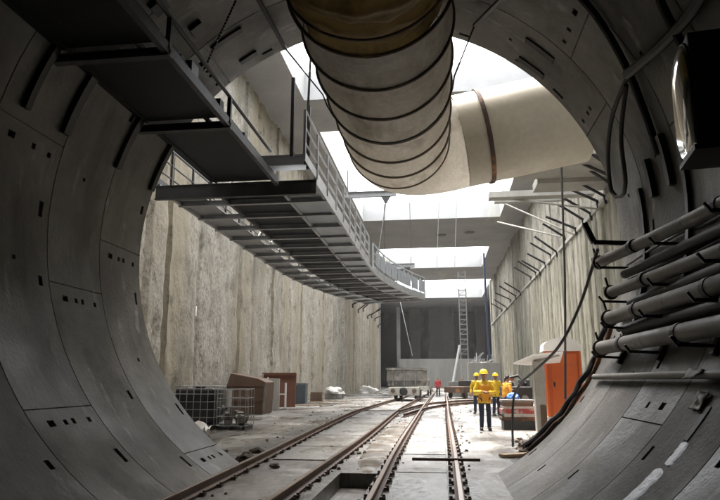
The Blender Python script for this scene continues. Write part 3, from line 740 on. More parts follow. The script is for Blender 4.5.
# ------------------------------------------------------------------ details on the lining
def lining_strip(name, th0, th1, y0, y1, h, mat, label, cat, group=None):
    m = MB(); A = []; n = 8
    for k in range(n + 1):
        th = th0 + (th1 - th0) * k / n; A.append((lin(th, TR + .004, y0), lin(th, TR - h, y0), lin(th, TR - h, y1), lin(th, TR + .004, y1)))
    for a, b in zip(A, A[1:]):
        for q in range(4): m.face([a[q], a[(q + 1) % 4], b[(q + 1) % 4], b[q]])
    m.face(A[0]); m.face(A[-1][::-1])
    return tag(m.build(name, mat, origin=tuple(lin((th0 + th1) / 2, TR, y0)), weld=True), label, cat, group)
G = 'dark strips on the tunnel lining'  # raised dark strips carry the shade of the large crown pockets as colour
lining_strip('dark_strip', 130.0, 133.5, 8.2, 8.45, .09, 'black', 'short dark strip for a shaded pocket beside the platform edge at top left', 'dark strip', G)
lining_strip('dark_strip', 126.5, 129.6, 9.2, 9.5, .09, 'black', 'short dark strip for a shaded pocket between the platform and the chain', 'dark strip', G)
lining_strip('dark_strip', 119.5, 128.0, 9.98, 10.10, .05, 'beam_steel', 'long dark strip for a shaded pocket on the crown behind the hanging chain', 'dark strip', G)
lining_strip('dark_strip', 119, 124, 10.85, 10.97, .05, 'beam_steel', 'dark strip for a shaded pocket at the tunnel edge nearest the bright roof opening on the left', 'dark strip', G)
lining_strip('dark_strip', 43, 50.5, 10.9, 11.05, .03, 'black', 'dark strip for a shaded pocket on the portal edge above the painted cross duct', 'dark strip', G)
lining_strip('dark_strip', 42, 50, 10.2, 10.36, .03, 'black', 'dark strip for a shaded pocket just inside the portal edge at upper right', 'dark strip', G)
def lining_wash(th0, th1, y0, y1, seed, label):
    """a thin ragged skin of mortar on the lining"""
    n, k = 40, 6; m = MB(); g = []
    for i in range(n + 1):
        f = i / n; th = th0 + (th1 - th0) * f; taper = min(1, f * 22 + .25, (1 - f) * 22 + .25)
        c_ = (y0 + y1) / 2 + .02 * mnoise.noise(Vector((f * 5, seed, 0)))
        w = (y1 - y0) / 2 * taper
        a = c_ - w * (1 + .12 * mnoise.fractal(Vector((f * 9, seed, 3)), .8, 2, 3)); b = c_ + w * (1 + .12 * mnoise.fractal(Vector((f * 9, seed, 9)), .8, 2, 3))
        g.append([m.bm.verts.new(lin(th, TR - (.002 if q in (0, k) else .008), a + (b - a) * q / k)) for q in range(k + 1)])
    for A, B in zip(g, g[1:]):
        for q in range(k): m.bm.faces.new((A[q], A[q + 1], B[q + 1], B[q]))
    return tag(m.build('mortar_wash', 'mortar', smooth=True, origin=tuple(lin((th0 + th1) / 2, TR, y0))), label, 'mortar streak', 'pale mortar streaks on the lining')
lining_wash(-54.5, -45, 6.02, 6.26, 1, 'longer pale wet mortar streak at the bottom right of the tunnel lining')
lining_wash(-44.4, -41.0, 6.0, 6.18, 2, 'short pale wet mortar streak under the black slot at lower right')
lining_strip('dark_strip', -40.8, -36, 6.08, 6.17, .01, 'hose', 'black slot strip above the pale mortar streak on the lower right lining', 'dark strip', G)
# black hoses up on the right
def hose(pts, r, label, mat='hose'):
    P = smooth_path(pts, .15)
    return tag(MB().tube(P, r, 8).build('hose', mat, smooth=True, origin=tuple(P[0])), label, 'hose', 'black hoses on the tunnel lining')
HR = TR - .07
hose([lin(t, HR, y) for t, y in ((52, 8.1), (38.6, 8.29), (27, 8.55), (17, 8.75), (9, 8.79))], .055, 'black hose following a ring joint down the upper right lining')
hose([lin(t, HR - .05, y) for t, y in ((22, 5.6), (20.7, 6.43), (21.8, 7.38), (24.6, 8.57))], .07, 'thick black hose slanting to the top edge above the black lamp housing')
hose([lin(t, HR - .05, y) for t, y in ((30, 6.8), (25.5, 7.0), (18.4, 7.07), (12, 7.1))], .055, 'black hose running down behind the black lamp housing')
hose([lin(24.6, HR - .02, 8.55), lin(22, HR - .12, 9.44), lin(17, HR - .16, 10.2), lin(10, HR - .14, 10.7), lin(7.5, HR - .1, 10.4), lin(9, HR - .12, 10.0), lin(17, HR - .14, 9.5), lin(23.5, HR - .05, 8.75)], .035, 'looped black hose hanging down the right lining near the portal')
for th0, th1, y, lab in ((3, 10.5, 9.3, 'left one of the two short black bars above the pipe rack'), (2.5, 12, 8.6, 'right and longer of the two short black bars above the pipe rack')):
    lining_strip('cable_bracket', th0, th1, y, y + .11, .09, 'black', lab, 'bracket', 'black bars above the pipe rack')

# ------------------------------------------------------------------ pipe rack on the right
PIPES = [(2.61, 10.3, 1.874, .085, 'topmost grey service pipe of the rack on the right lining'), (2.676, 10.0, 1.341, .085, 'second grey service pipe from the top of the rack'),
         (2.67, 10.2, .956, .105, 'thick grey service pipe in the middle of the rack'), (2.60, 10.6, .51, .105, 'lowest thick grey service pipe of the rack on the right')]
for x, y, zr, r, lab in PIPES:
    z = zr + 1.55; xw = CX + math.sqrt((TR - r - .06) ** 2 - (z - CZ) ** 2)
    x1 = min(x + .142 * (y - 6.9), xw)
    P = [Vector((x, y, z)), Vector((x1, 6.9, z)), Vector((x1 + .02, 4, z)), Vector((x1 + .02, -6, z))]
    t = thing('service_pipe', P[0], lab, 'pipe', 'service pipes on the right lining')
    MB().tube([p - P[0] for p in smooth_path(P, .7)], r, 18).build('pipe_run', 'pipe', t, smooth=True)
    e0 = -(P[1] - P[0]).normalized()
    MB().tube([e0 * .02, e0 * .06], r + .03, 18).build('end_flange', 'plate_dark', t)
    MB().tube([e0 * .06, e0 * .2, e0 * .24 + Vector((0, 0, -.12 if r > .1 else .1))], r * .55, 12).build('end_fitting', 'beam_steel', t, smooth=True)
    MB().bar(e0 * .12 + Vector((0, 0, .05)), e0 * .1 + Vector((-.05, 0, r + .16)), .03, .03, up=(0, 1, 0)).build('valve_lever', 'black', t)
    for q in ((1.2,), (3.3,)):
        f = q[0] / (y - 6.9); c = Vector((0, 0, 0)).lerp(P[1] - P[0], f); dv = (P[1] - P[0]).normalized()
        MB().tube([c - dv * .05, c + dv * .05], r + .012, 18).build('flange', 'beam_steel', t)
for i, (x, y, z, r, lab) in enumerate([(2.86, 9.9, 1.60, .07, 'thin dark pipe between the topmost and second pipe of the rack'), (2.92, 9.9, 1.14, .08, 'thin dark pipe between the second pipe and the thick middle pipe'),
                        (2.83, 10.0, .74, .07, 'thin dark pipe below the thick middle pipe of the rack'), (2.50, 10.8, .05, .045, 'thin pale rail pipe below the rack along the bench')]):
    z += 1.55; xw = CX + math.sqrt((TR - r - .04) ** 2 - (z - CZ) ** 2); x1 = min(x + .1 * (y - 6.9), xw)
    t = tag(MB().tube([(x, y, z), (x1, 6.9, z), (x1, -6, z)], r, 12).build('service_pipe', 'pipe' if i == 3 else 'hose', smooth=True, origin=(x, y, z)), lab, 'pipe', 'service pipes on the right lining')
for k, zr in enumerate((1.92, 1.62, 1.46, 1.24, 1.02, .84, .58)):  # added black cables stand in for shade on the lining behind the pipes
    z = zr + 1.55; rr = .022 + .012 * (k % 3); xw = CX + math.sqrt((TR - rr - .02) ** 2 - (z - CZ) ** 2)
    P = [Vector((xw - .0, 10.9 - .25 * (k % 4) - 1.15 * q, z + .03 * math.sin(q * 1.7 + k) - .02 * (q % 2))) for q in range(15)]
    for p in P: p.x = CX + math.sqrt((TR - rr - .015) ** 2 - (p.z - CZ) ** 2)
    tag(MB().tube(smooth_path(P, .3), rr, 8).build('cable', 'hose', smooth=True, origin=tuple(P[0])), 'black cable added to darken the lining behind the pipe rack, %s from the top' % ('first', 'second', 'third', 'fourth', 'fifth', 'sixth', 'seventh', 'eighth', 'ninth')[k], 'cable', 'black cables added for shade behind the pipe rack')
# rack brackets: dark hooked arms fixed to the lining
for i, (y, lab) in enumerate(((9.95, 'dark steel pipe bracket nearest the portal edge'), (8.2, 'dark steel pipe bracket in the middle of the pipe rack'), (6.6, 'dark steel pipe bracket nearest the camera at the right edge'))):
    b = thing('pipe_bracket', (2.9, y, 2.5), lab, 'bracket', 'brackets carrying the service pipes')
    m = MB(); A = []
    for k in range(14):
        th = -29 + 36 * k / 13; A.append([lin(th, rr, yy) - b.location for rr, yy in ((TR + .004, y - .05), (TR - .06, y - .05), (TR - .06, y + .05), (TR + .004, y + .05))])
    for p, q in zip(A, A[1:]):
        for s_ in range(4): m.face([p[s_], p[(s_ + 1) % 4], q[(s_ + 1) % 4], q[s_]])
    m.face(A[0]); m.face(A[-1][::-1]); m.build('back_plate', 'black', b, weld=True)
    for zr in (1.70, 1.17, .77, .33):
        z = zr + 1.55; xo = CX + math.sqrt((TR - .04) ** 2 - (z - CZ) ** 2); xi = 2.62 + .142 * (10 - y) - .1
        xi = min(xi, xo - .35)
        MB().bar((xo - b.location.x, 0, z - b.location.z), (xi - b.location.x, 0, z - b.location.z + .02), .035, .035).bar((xi - b.location.x, 0, z - b.location.z), (xi - .07 - b.location.x, 0, z - b.location.z + .10), .03, .03, up=(0, 1, 0)).build('arm', 'black', b)
# two big hooked arms that stick out of the rack
for (x, y, z, k, lab) in ((2.50, 10.15, 3.72, 1.0, 'black hooked arm standing up over the end of the topmost pipe'), (2.98, 6.6, 4.0, 1.0, 'black hooked arm below the lamp housing at the right edge')):
    m = MB().bar((0, 0, 0), (-.10, .1, .34), .08, .08, up=(0, 1, 0)).bar((0, 0, 0), (.62, -.1, -.06), .07, .07)
    tag(m.build('hook_arm', 'black', origin=(0, 0, 0)), lab, 'hook', 'black hooked arms').location = (x, y, z)
for k, lab in enumerate(('outermost dark hose along the lower right portal rim', 'middle dark hose along the lower right portal rim', 'innermost dark hose along the lower right portal rim')):
    hose([lin(-20 - 33 * q / 12, TR + .06 - .07 * k + .06 * mnoise.noise(Vector((q * .7, k * 3, 1))), PORTAL + .1 + .06 * k + .05 * mnoise.noise(Vector((q * .9, k, 5)))) for q in range(13)], .035 + .008 * k, lab, 'strap' if k == 1 else 'hose')['group'] = 'dark hoses along the portal rim'
# rags near the lowest pipe
for (p, ry, lab, w) in (((2.46, 6.5, 1.64), -12, 'larger crumpled white sheet draped on the thin pale rail pipe at right', .34), (tuple(lin(-35.5, TR - .012, 6.35)), -54, 'smaller pale rag lying on the lining just below the rail pipe', .26)):
    m = MB(); N = 10; g = [[m.bm.verts.new(((i / N - .5) * .2, (j / N - .5) * w, .03 * mnoise.noise(Vector((i * .33, j * .33, w * 9))) + .012 - (.12 * abs(i / N - .5) if ry > -20 else 0))) for j in range(N + 1)] for i in range(N + 1)]
    for i in range(N):
        for j in range(N): m.bm.faces.new((g[i][j], g[i + 1][j], g[i + 1][j + 1], g[i][j + 1]))
    o = m.build('rag', 'tarp', smooth=True); o.location = p; o.rotation_euler = (0, R_(ry), 0); tag(o, lab, 'rag'); sm = o.modifiers.new('thick', 'SOLIDIFY'); sm.thickness = .008
# black lamp housing
lh = thing('lamp_housing', (2.53, 6.2, 3.74), 'black lamp housing with a rounded glossy pale glass on the upper right lining', 'lamp housing', rz=R_(-8))
hh, hwid = 1.16, .50                                   # height, width along the tunnel; the glass faces -x
MB().box((.42, 0, hh / 2 + .01), (.82, hwid + .04, hh + .03)).build('body', 'black', lh, bevel=.02)
MB().box((.40, 0, -.03), (.9, hwid + .14, .05)).build('shelf', 'black', lh)
prof = [(-hwid / 2, .02), (hwid / 2, .02)] + [(hwid / 2 * math.cos(R_(a)), hh - .24 + .24 * math.sin(R_(a))) for a in range(0, 181, 15)]
m = MB(); rows = []
for k in range(13):
    q = math.cos(k / 12 * PI / 2) * .97 + .03
    rows.append([m.bm.verts.new((-.11 * math.sin(k / 12 * PI / 2), a * q, hh / 2 + (b - hh / 2) * q)) for a, b in prof])
for A, B in zip(rows, rows[1:]):
    for k in range(len(A)): m.bm.faces.new((A[k], A[(k + 1) % len(A)], B[(k + 1) % len(A)], B[k]))
m.bm.faces.new(rows[-1]); m.build('glass_front', 'glass_lamp', lh, smooth=True, angle=60)
MB().tube([(.005, a, b) for a, b in prof], .018, 8, closed=True).build('bezel', 'black', lh)

# ------------------------------------------------------------------ things along the left wall
def cage(m, x, y, z, sx, sy, sz, nx, ny, nz, r=.012):
    for k in range(nz + 1):
        zz = z + sz * k / nz
        m.tube([(x - sx / 2, y - sy / 2, zz), (x + sx / 2, y - sy / 2, zz), (x + sx / 2, y + sy / 2, zz), (x - sx / 2, y + sy / 2, zz)], r, 6, closed=True)
    for k in range(nx + 1):
        xx = x - sx / 2 + sx * k / nx
        for s in (-1, 1): m.tube([(xx, y + s * sy / 2, z), (xx, y + s * sy / 2, z + sz)], r, 6)
    for k in range(1, ny):
        yy = y - sy / 2 + sy * k / ny
        for s in (-1, 1): m.tube([(x + s * sx / 2, yy, z), (x + s * sx / 2, yy, z + sz)], r, 6)
    return m
def pallet(par, sx, sy, mat='wood'):
    m = MB()
    for k in range(3): m.box((-sx / 2 + .06 + k * (sx - .12) / 2, 0, .05), (.1, sy, .1))
    for k in range(6): m.box((0, -sy / 2 + .06 + k * (sy - .12) / 5, .115), (sx, .11, .022))
    return m.build('pallet', mat, par)
t = thing('ibc_tank', (-7.95, 20.3, 0), 'black liquid tank in a wire cage at the end of the tunnel lining', 'tank')
pallet(t, 1.45, 1.1, 'black')
MB().box((0, 0, .72), (1.34, 1.0, 1.12)).build('tank', 'ibc_dark', t, bevel=.08)
cage(MB(), 0, 0, .13, 1.42, 1.08, 1.22, 6, 4, 5, .014).build('cage', 'galv', t)
MB().lathe([(.16, 1.28), (.16, 1.34), (.05, 1.36)], (0, 0, 0), 16).build('lid', 'black', t)
t = thing('wire_cage', (-6.68, 20.2, 0), 'battered open wire cage of scrap standing right of the black tank', 'cage')
pallet(t, .95, .9, 'black')
cage(MB(), 0, 0, .13, .95, .9, 1.12, 4, 3, 4, .013).jitter(.03, 1.5, 2).build('cage', 'galv', t)
rnd = random.Random(12); m = MB()
for k in range(16): m.box((rnd.uniform(-.35, .35), rnd.uniform(-.3, .3), .18 + rnd.uniform(0, .5)), (rnd.uniform(.08, .3), rnd.uniform(.08, .3), rnd.uniform(.06, .25)), Matrix.Rotation(rnd.uniform(0, 3), 3, 'Z') @ Matrix.Rotation(rnd.uniform(-.5, .5), 3, 'X'))
m.build('scrap', 'muck', t)
MB().tube([(-.28, .1, .13), (-.28, .1, 1.22)], .11, 14).build('pipe_stub', 'white_plastic', t, smooth=True)
m = MB(); N = 10; g = [[m.bm.verts.new(((i / N - .5) * .7, (j / N - .5) * .6, .10 + .22 * abs(mnoise.noise(Vector((i * .45, j * .45, 2)))) + .12 * (1 - abs(i / N - .5) * 2))) for j in range(N + 1)] for i in range(N + 1)]
for i in range(N):
    for j in range(N): m.bm.faces.new((g[i][j], g[i + 1][j], g[i + 1][j + 1], g[i][j + 1]))
o = m.build('crumpled_sheet', 'tarp', smooth=True); o.location = (-5.85, 14.6, .25); o.modifiers.new('thick', 'SOLIDIFY').thickness = .012
tag(o, 'crumpled white sheet on the rim of the lining in front of the black tank', 'sheet')
tag(MB().box((0, 0, 0), (.8, .7, .3), taper=.8).build('rubble_block', 'muck', bevel=.04), 'grey concrete block under the crumpled white sheet', 'block').location = (-5.85, 14.6, .15)
t = thing('skip_box', (-9.0, 29.4, 0), 'large brown steel skip with a sloping lid standing against the left wall', 'skip')
m = MB(); sy = .75
P = [(-1.0, 0), (.85, -.0), (.93, 1.45), (.55, 1.62), (-.78, 1.86), (-.95, 1.3)]
m.prism([(x, z) for x, z in P], [(0, -sy, 0), (0, sy, 0)]).build('body', 'brown_rust', t, bevel=.02)
for z, x0, x1 in ((.62, -.98, .89), (1.3, -.94, .91)): MB().bar((x0, -sy - .03, z), (x1, -sy - .03, z), .06, .08).build('rib', 'brown_rust', t)
MB().bar((.84, -sy - .04, .02), (.92, -sy - .04, 1.4), .07, .09, up=(0, 1, 0)).build('corner_post', 'muck', t)
t = thing('steel_board', (-9.15, 35.4, 0), 'red brown boarding panel propped on the left wall right of the brown skip', 'panel')
MB().box((-.1, .3, .98), (1.95, .08, 1.9), Matrix.Rotation(R_(-7), 3, 'X')).build('board', 'red_brown', t, bevel=.01)
MB().box((-.1, .22, 1.93), (1.98, .14, .07)).build('top_edge', 'red_brown', t)
t = thing('radiator_panel', (-8.72, 32.6, 0), 'narrow pale ribbed panel standing in front of the red brown board', 'panel')
m = MB()
for k in range(6): m.box((-.25 + k * .1, 0, .82), (.075, .1, 1.6))
m.build('ribs', 'grey_panel', t, bevel=.01); MB().box((0, 0, 1.58), (.6, .05, .05)).box((0, 0, .1), (.6, .05, .05)).build('header', 'grey_panel', t)
MB().box((-.36, 0, .85), (.06, .06, 1.7)).build('post', 'white_plastic', t)
t = thing('white_post', (-8.35, 33.6, 0), 'white post with a short crossbar in front of the red brown board', 'post')
MB().box((0, 0, .7), (.09, .07, 1.4)).build('upright', 'white_plastic', t); MB().box((-.28, 0, .8), (.5, .05, .07)).build('crossbar', 'white_plastic', t)
MB().box((0, 0, .03), (.3, .3, .05)).build('foot', 'muck', t)
t = thing('waste_bin', (-9.45, 42.4, 0), 'dark blue grey bin standing against the left wall', 'bin')
MB().box((0, 0, .62), (.72, .7, 1.24), taper=1.08).build('body', 'drum', t, bevel=.05)
MB().box((0, 0, 1.30), (.82, .8, .09)).build('lid', 'drum', t, bevel=.03)
MB().box((-.2, -.38, 1.0), (.1, .05, .3)).box((.2, -.38, 1.0), (.1, .05, .3)).build('rib', 'drum', t)
t = thing('brick_stack', (-9.3, 47, 0), 'small brown stack of bricks between the bin and the white tarpaulin', 'bricks')
m = MB()
for k in range(4):
    for i in range(3): m.box((-.3 + i * .3 + .02 * (k % 2), 0, .09 + k * .165), (.28, .5, .155))
m.build('bricks', 'brown_rust', t)
def heap(name, loc, sx, sy, sz, mat, label, cat, seed):
    m = MB(); bmesh.ops.create_icosphere(m.bm, subdivisions=4, radius=1)
    for v in m.bm.verts:
        k = 1 + .35 * mnoise.fractal(v.co * 1.3 + Vector((seed, seed, 0)), .8, 2, 4)
        v.co = Vector((v.co.x * sx * k, v.co.y * sy * k, max(-.02, v.co.z * sz * k)))
    o = m.build(name, mat, smooth=True, angle=50); o.location = loc; return tag(o, label, cat)
heap('tarpaulin', (-8.9, 52.6, .45), .85, .8, .5, 'tarp', 'white tarpaulin wrapped over a load beside the left wall', 'tarpaulin', 2)
tag(MB().box((0, 0, .24), (1.4, 1.2, .44)).build('load_crate', 'muck', bevel=.04), 'grey crate under the white tarpaulin', 'crate').location = (-8.9, 52.6, 0)
heap('sack_heap', (-9.0, 78, 0), 1.3, .9, .75, 'tarp', 'low pale heap of sacks near the far end of the left wall', 'heap', 6)
rnd = random.Random(21)
for i, (x, y, L, a, mat, lab) in enumerate(((-8.2, 39.0, 2.2, .2, 'wood', 'pale timber plank on the floor nearest the blue grey bin'), (-7.7, 41.5, 2.6, -.3, 'muck', 'grey plank lying flat on the floor beyond the pale timber plank'),
                                 (-8.0, 45.0, 2.8, .5, 'wood', 'farthest timber plank on the floor by the brick stack'), (-6.9, 38.0, 1.3, 1.2, 'muck', 'short grey plank lying out on the floor in front of the bin'))):
    o = MB().box((0, 0, .035), (L, .2, .06)).build('plank', mat, bevel=.008); o.location = (x, y, 0.0); o.rotation_euler = (0, 0, a); tag(o, lab, 'plank', 'planks on the floor by the left wall')
# rubble by the left rail at the portal: a few lumps each of its own
for i, (x, y, s, lab) in enumerate(((-3.72, 11.9, .13, 'dark stone lump touching the left rail at the portal'), (-3.85, 12.5, .11, 'dark stone lump behind the first one by the left rail'), (-3.9, 13.3, .12, 'dark stone lump farthest along the outer side of the left rail'), (-3.0, 11.4, .07, 'small dark stone between the rails of the left track'))):
    heap('stone', (x, y, s * .5), s * 1.3, s, s * .8, 'plate_dark', lab, 'stone', i * 3 + 1)['group'] = 'dark stones along the left rail'
tag(MB().box((0, 0, 0), (1.2, .07, .05)).build('steel_bar', 'rust_rail', bevel=.006), 'flat rusty steel bar lying across the rail of the straight track', 'bar').location = (.05, 11.65, .168)

# ------------------------------------------------------------------ muck car on the left track
t = thing('muck_car', (-2.75, 48.0, 0), 'dirty grey mining car with a big hopper and white chassis on the left track', 'muck car', rz=R_(-3))
H = MB(); prof = [(-1.28, 2.42), (-1.33, 1.45), (-.95, 1.08), (.95, 1.08), (1.33, 1.45), (1.28, 2.42)]
prof_in = [(1.2, 2.43), (1.24, 1.5), (-1.24, 1.5), (-1.2, 2.43)]
H.prism(prof + prof_in, [(0, -.2, 0), (0, 5.6, 0)]); H.box((0, -.15, 1.75), (2.45, .1, 1.3)); H.box((0, 5.55, 1.75), (2.45, .1, 1.3))
H.build('hopper', 'muck', t)
MB().box((0, -.24, 2.38), (2.74, .12, .16)).box((-1.32, 2.7, 2.38), (.12, 6.0, .16)).box((1.32, 2.7, 2.38), (.12, 6.0, .16)).build('rim', 'muck', t)
for x in (-.85, 0, .85): MB().box((x, -.26, 1.75), (.1, .09, 1.2)).build('stiffener', 'muck', t)
MB().box((0, -.35, .72), (2.3, .5, .62)).build('buffer_beam', 'muck_white', t, bevel=.05)
MB().box((0, 2.6, .75), (1.5, 5.6, .4)).build('chassis', 'muck_white', t)
MB().lathe([(.3, 0), (.3, .1), (.2, .14), (.2, .2)], (0, -.6, .72), 18, Matrix.Rotation(R_(90), 3, 'X')).build('coupling', 'black', t)
for x in (-.8, .8): MB().lathe([(.15, 0), (.17, .1), (.1, .13)], (x, -.58, .78), 16, Matrix.Rotation(R_(90), 3, 'X')).build('buffer', 'plate_dark', t)
for y in (.5, 1.5, 4.0, 5.0):
    for x in (-.78, .78): MB().tube([(x - .06, y, .45), (x + .06, y, .45)], .31, 20).build('wheel', 'plate_dark', t)
t = thing('flat_car', (-1.95, 57.5, 0), 'low pale flat wagon coupled behind the grey muck car', 'wagon', rz=R_(-3))
MB().box((0, 2, .85), (1.7, 5, .35)).build('deck', 'muck_white', t); MB().box((.2, 1, 1.3), (1.2, 2.2, .55)).build('load', 'muck', t, bevel=.05)
for y in (.4, 3.6):
    for x in (-.75, .75): MB().tube([(x - .06, y, .45), (x + .06, y, .45)], .31, 18).build('wheel', 'plate_dark', t)

# ------------------------------------------------------------------ cabin, awning and machines on the right
pl = thing('plinth', (3.85, 20.6, 0), 'low pale plinth of sleepers under the orange cabin', 'plinth')
for k in range(6): MB().box((0, -.75 + k * .3, .19), (1.9, .27, .36)).build('sleeper', 'grey_panel', pl, bevel=.015)
t = thing('portable_toilet', (3.76, 20.5, .375), 'orange portable toilet cabin with a rounded white roof', 'portable toilet', rz=R_(-3))
MB().box((0, 0, 1.05), (1.02, 1.0, 2.0)).build('body', 'orange', t, bevel=.04)
MB().box((0, 0, .04), (1.1, 1.1, .08)).build('skid_base', 'grey_panel', t)
RP = [(-(.57), 2.05), ((.57), 2.05)] + [((.57) * math.cos(R_(a)) , 2.16 + .30 * math.sin(R_(a))) for a in range(8, 173, 12)]
MB().prism(RP, [(0, -(.57), 0), (0, (.57), 0)]).build('roof', 'white_plastic', t, smooth=True, angle=30)
d = MB().box((0.02, -.52, 1.05), (.76, .04, 1.86)).build('door', 'orange', t, bevel=.01)
MB().box((-.3, -.56, 1.05), (.05, .05, .14)).build('handle', 'black', d)
for x in (-.49, .49): MB().box((x, -.49, 1.05), (.09, .09, 2.0)).build('corner_post', 'orange', t, bevel=.02)
for x, dy in ((-.52, -.25), (-.52, .05), (-.52, .32)): MB().box((x, dy, 1.2), (.03, .12, 1.5)).build('side_rib', 'orange', t)
t = thing('wash_shelter', (2.78, 18.6, 0), 'pale grey post with a slanted white awning sheet in front of the orange cabin', 'shelter')
MB().box((0, 0, 1.05), (.30, .30, 2.02)).build('post', 'grey_panel', t, bevel=.02)
MB().box((.05, -.17, .45), (.16, .02, .8)).build('front_panel', 'brown_rust', t)
m = MB(); q = [(-.74, -.35, 2.03), (-.2, -.46, 2.26), (.62, -.46, 2.34), (.70, .55, 2.10), (-.25, .5, 2.02)]
m.face(q); o = m.build('awning', 'white_plastic', t); o.modifiers.new('thick', 'SOLIDIFY').thickness = .05
MB().bar((-.1, 0, 2.05), (.55, -.3, 2.24), .05, .05).build('bracket', 'grey_panel', t)
MB().box((0, -.05, .04), (.8, .8, .08)).build('base', 'grey_panel', t, bevel=.01)
t = thing('crate_stack', (2.42, 21.2, 0), 'stack of pale crates with a red band right of the workers', 'crates')
for k, (mat, h, w) in enumerate((('black', .28, 1.0), ('strap', .12, 1.05), ('muck_white', .10, .96), ('red_paint', .15, 1.02), ('muck_white', .08, .98), ('brown_rust', .12, .9), ('muck', .08, 1.06))):
    z = sum(v for v in (.28, .12, .10, .15, .08, .12)[:k]); MB().box((.02 * (-1) ** k, .01 * k, z + h / 2), (w, .9, h - .006)).build('layer', mat, t, bevel=.01)
heap('plastic_bag', (2.3, 21.1, .97), .2, .18, .16, 'blue', 'bright blue plastic bag lying on the stack of crates', 'bag', 4)
t = thing('compressor', (2.95, 26.0, 0), 'black compressor machine with pipes standing behind the stack of pale crates', 'machine')
MB().box((0, 0, .75), (1.1, 1.6, 1.1)).build('housing', 'black', t, bevel=.06)
MB().tube([(-.3, -.82, .7), (-.3, -.9, .7)], .2, 18).tube([(.25, -.82, .85), (.25, -.88, .85)], .13, 18).build('gauge', 'muck', t)
MB().tube([(-.4, -.2, 1.3), (-.4, -.2, 1.62), (.1, -.3, 1.72), (.35, -.5, 1.4)], .06, 10).build('exhaust', 'black', t)
MB().box((.3, -.2, 1.42), (.42, .5, .3)).box((-.2, .3, 1.38), (.3, .5, .2)).build('engine_cover', 'drum', t, bevel=.03)
for x in (-.45, .45):
    for y in (-.55, .55): MB().tube([(x - .06, y, .22), (x + .06, y, .22)], .215, 18).build('wheel', 'plate_dark', t)
for i, (x, y, L, a, lab) in enumerate(((1.75, 13.8, 1.3, .5, 'pale plank at the right portal corner lying on the floor'), (2.35, 15.6, 1.6, 1.0, 'brown plank farther back at the right portal corner'), (2.15, 14.6, 1.0, -.5, 'short plank crossing at the right portal corner'))):
    o = MB().box((0, 0, .04), (L, .2, .06)).build('plank', ('wood', 'brown_rust', 'grey_panel')[i], bevel=.008); o.location = (x, y, .0); o.rotation_euler = (0, R_((-6, 8, 0)[i]) * 0, a); tag(o, lab, 'plank', 'planks by the right portal corner')
rnd = random.Random(31)
for i in range(9):
    x, y, s = 1.5 + rnd.uniform(0, 1.5), 12.4 + i * .55, rnd.uniform(.08, .2)
    LB = ['nearest', 'second', 'third', 'fourth', 'fifth', 'sixth', 'seventh', 'eighth', 'farthest'][i]
    heap('rubble', (x + .12 * i * .3, y, s * .4), s * 1.4, s, s, 'muck' if i % 2 else 'plate_dark', 'rubble lump along the foot of the right portal edge, %s of the row' % LB, 'rubble', i * 5 + 2)['group'] = 'rubble along the right portal edge'
# hanging cable, upright pole, hose end
cab = smooth_path([(2.55, 10.15, 3.6), (2.5, 11.5, 2.85), (2.3, 12.6, 2.2), (2.05, 14.0, 1.78), (1.85, 15, 1.5), (1.72, 15.6, 1.15), (1.66, 15.6, .6), (1.62, 15.4, .03)], .2)
tag(MB().tube(cab, .028, 8).build('cable', 'hose', smooth=True, origin=(1.62, 15.4, .03)), 'black cable sagging from the pipe rack past the white awning to the floor', 'cable')
tag(MB().tube([(4.05, 19.6, 9.3), (3.86, 19.5, 4.5), (3.62, 19.4, 1.0)], .035, 8).build('drop_cable', 'hose', origin=(3.62, 19.4, 1.0)), 'thin dark vertical cable hanging down in front of the orange cabin', 'cable')
# far equipment
t = thing('ladder_tower', (3.0, 80, 0), 'slender steel ladder tower rising to the last roof opening', 'ladder tower')
m = MB()
for sx in (-.45, .45):
    for sy in (-.45, .45): m.bar((sx, sy, 0), (sx, sy, 15.2), .09, .09, up=(0, 1, 0))
m.build('uprights', 'galv', t)
for k in range(24):
    z = .4 + k * .62; m = MB()
    m.bar((-.45, -.45, z), (.45, -.45, z), .06, .06).bar((-.45, .45, z), (.45, .45, z), .05, .05)
    if k % 2: m.bar((-.45, -.45, z + .03), (.45, -.45, z + .62), .05, .05)
    m.bar((-.42, -.45, z), (-.42, .45, z), .04, .04)
    m.build('rung', 'galv', t)
tag(MB().tube([(6.35, 80, 0.02), (6.0, 80, 6), (5.9, 80, 17.6)], .13, 10).build('blue_pole', 'blue_pole', smooth=True, origin=(6.35, 80, .02)), 'tall dark blue pipe rising beside the right wall to the roof', 'pole')
t = tag(MB().bar((1.0, 68, .02), (2.15, 70, 5.3), .22, .2).build('leaning_beam', 'white_plastic', origin=(1.0, 68, .02)), 'pale beam leaning up behind the workers', 'beam')
t = thing('grey_container', (4.9, 74, 0), 'plain grey container block behind the workers', 'container')
MB().box((0, 0, 1.75), (3.6, 3, 3.5)).build('body', 'low_wall', t, bevel=.05)
for k in range(4): MB().box((-1.4 + k * .93, -1.53, 1.75), (.12, .08, 3.3)).build('rib', 'low_wall', t)
rnd = random.Random(8); m = MB()
for k in range(14): m.tube([(rnd.uniform(-1.6, 1.6), rnd.uniform(-1, 1), 3.5), (rnd.uniform(-1.6, 1.6), rnd.uniform(-1, 1), 3.7 + rnd.random())], .05, 6)
m.build('rods', 'galv', t)
t = thing('flat_wagon', (2.0, 56, 0), 'dark low wagon on the crossover behind the workers', 'wagon', rz=R_(-25))
MB().box((0, 0, .75), (1.8, 4.5, .5)).build('deck', 'strap', t, bevel=.03); MB().box((0, 1.2, 1.25), (1.5, 1.6, .5)).build('load', 'black', t, bevel=.05)
for y in (-1.4, 1.4):
    for x in (-.7, .7): MB().tube([(x - .06, y, .35), (x + .06, y, .35)], .33, 16).build('wheel', 'plate_dark', t)
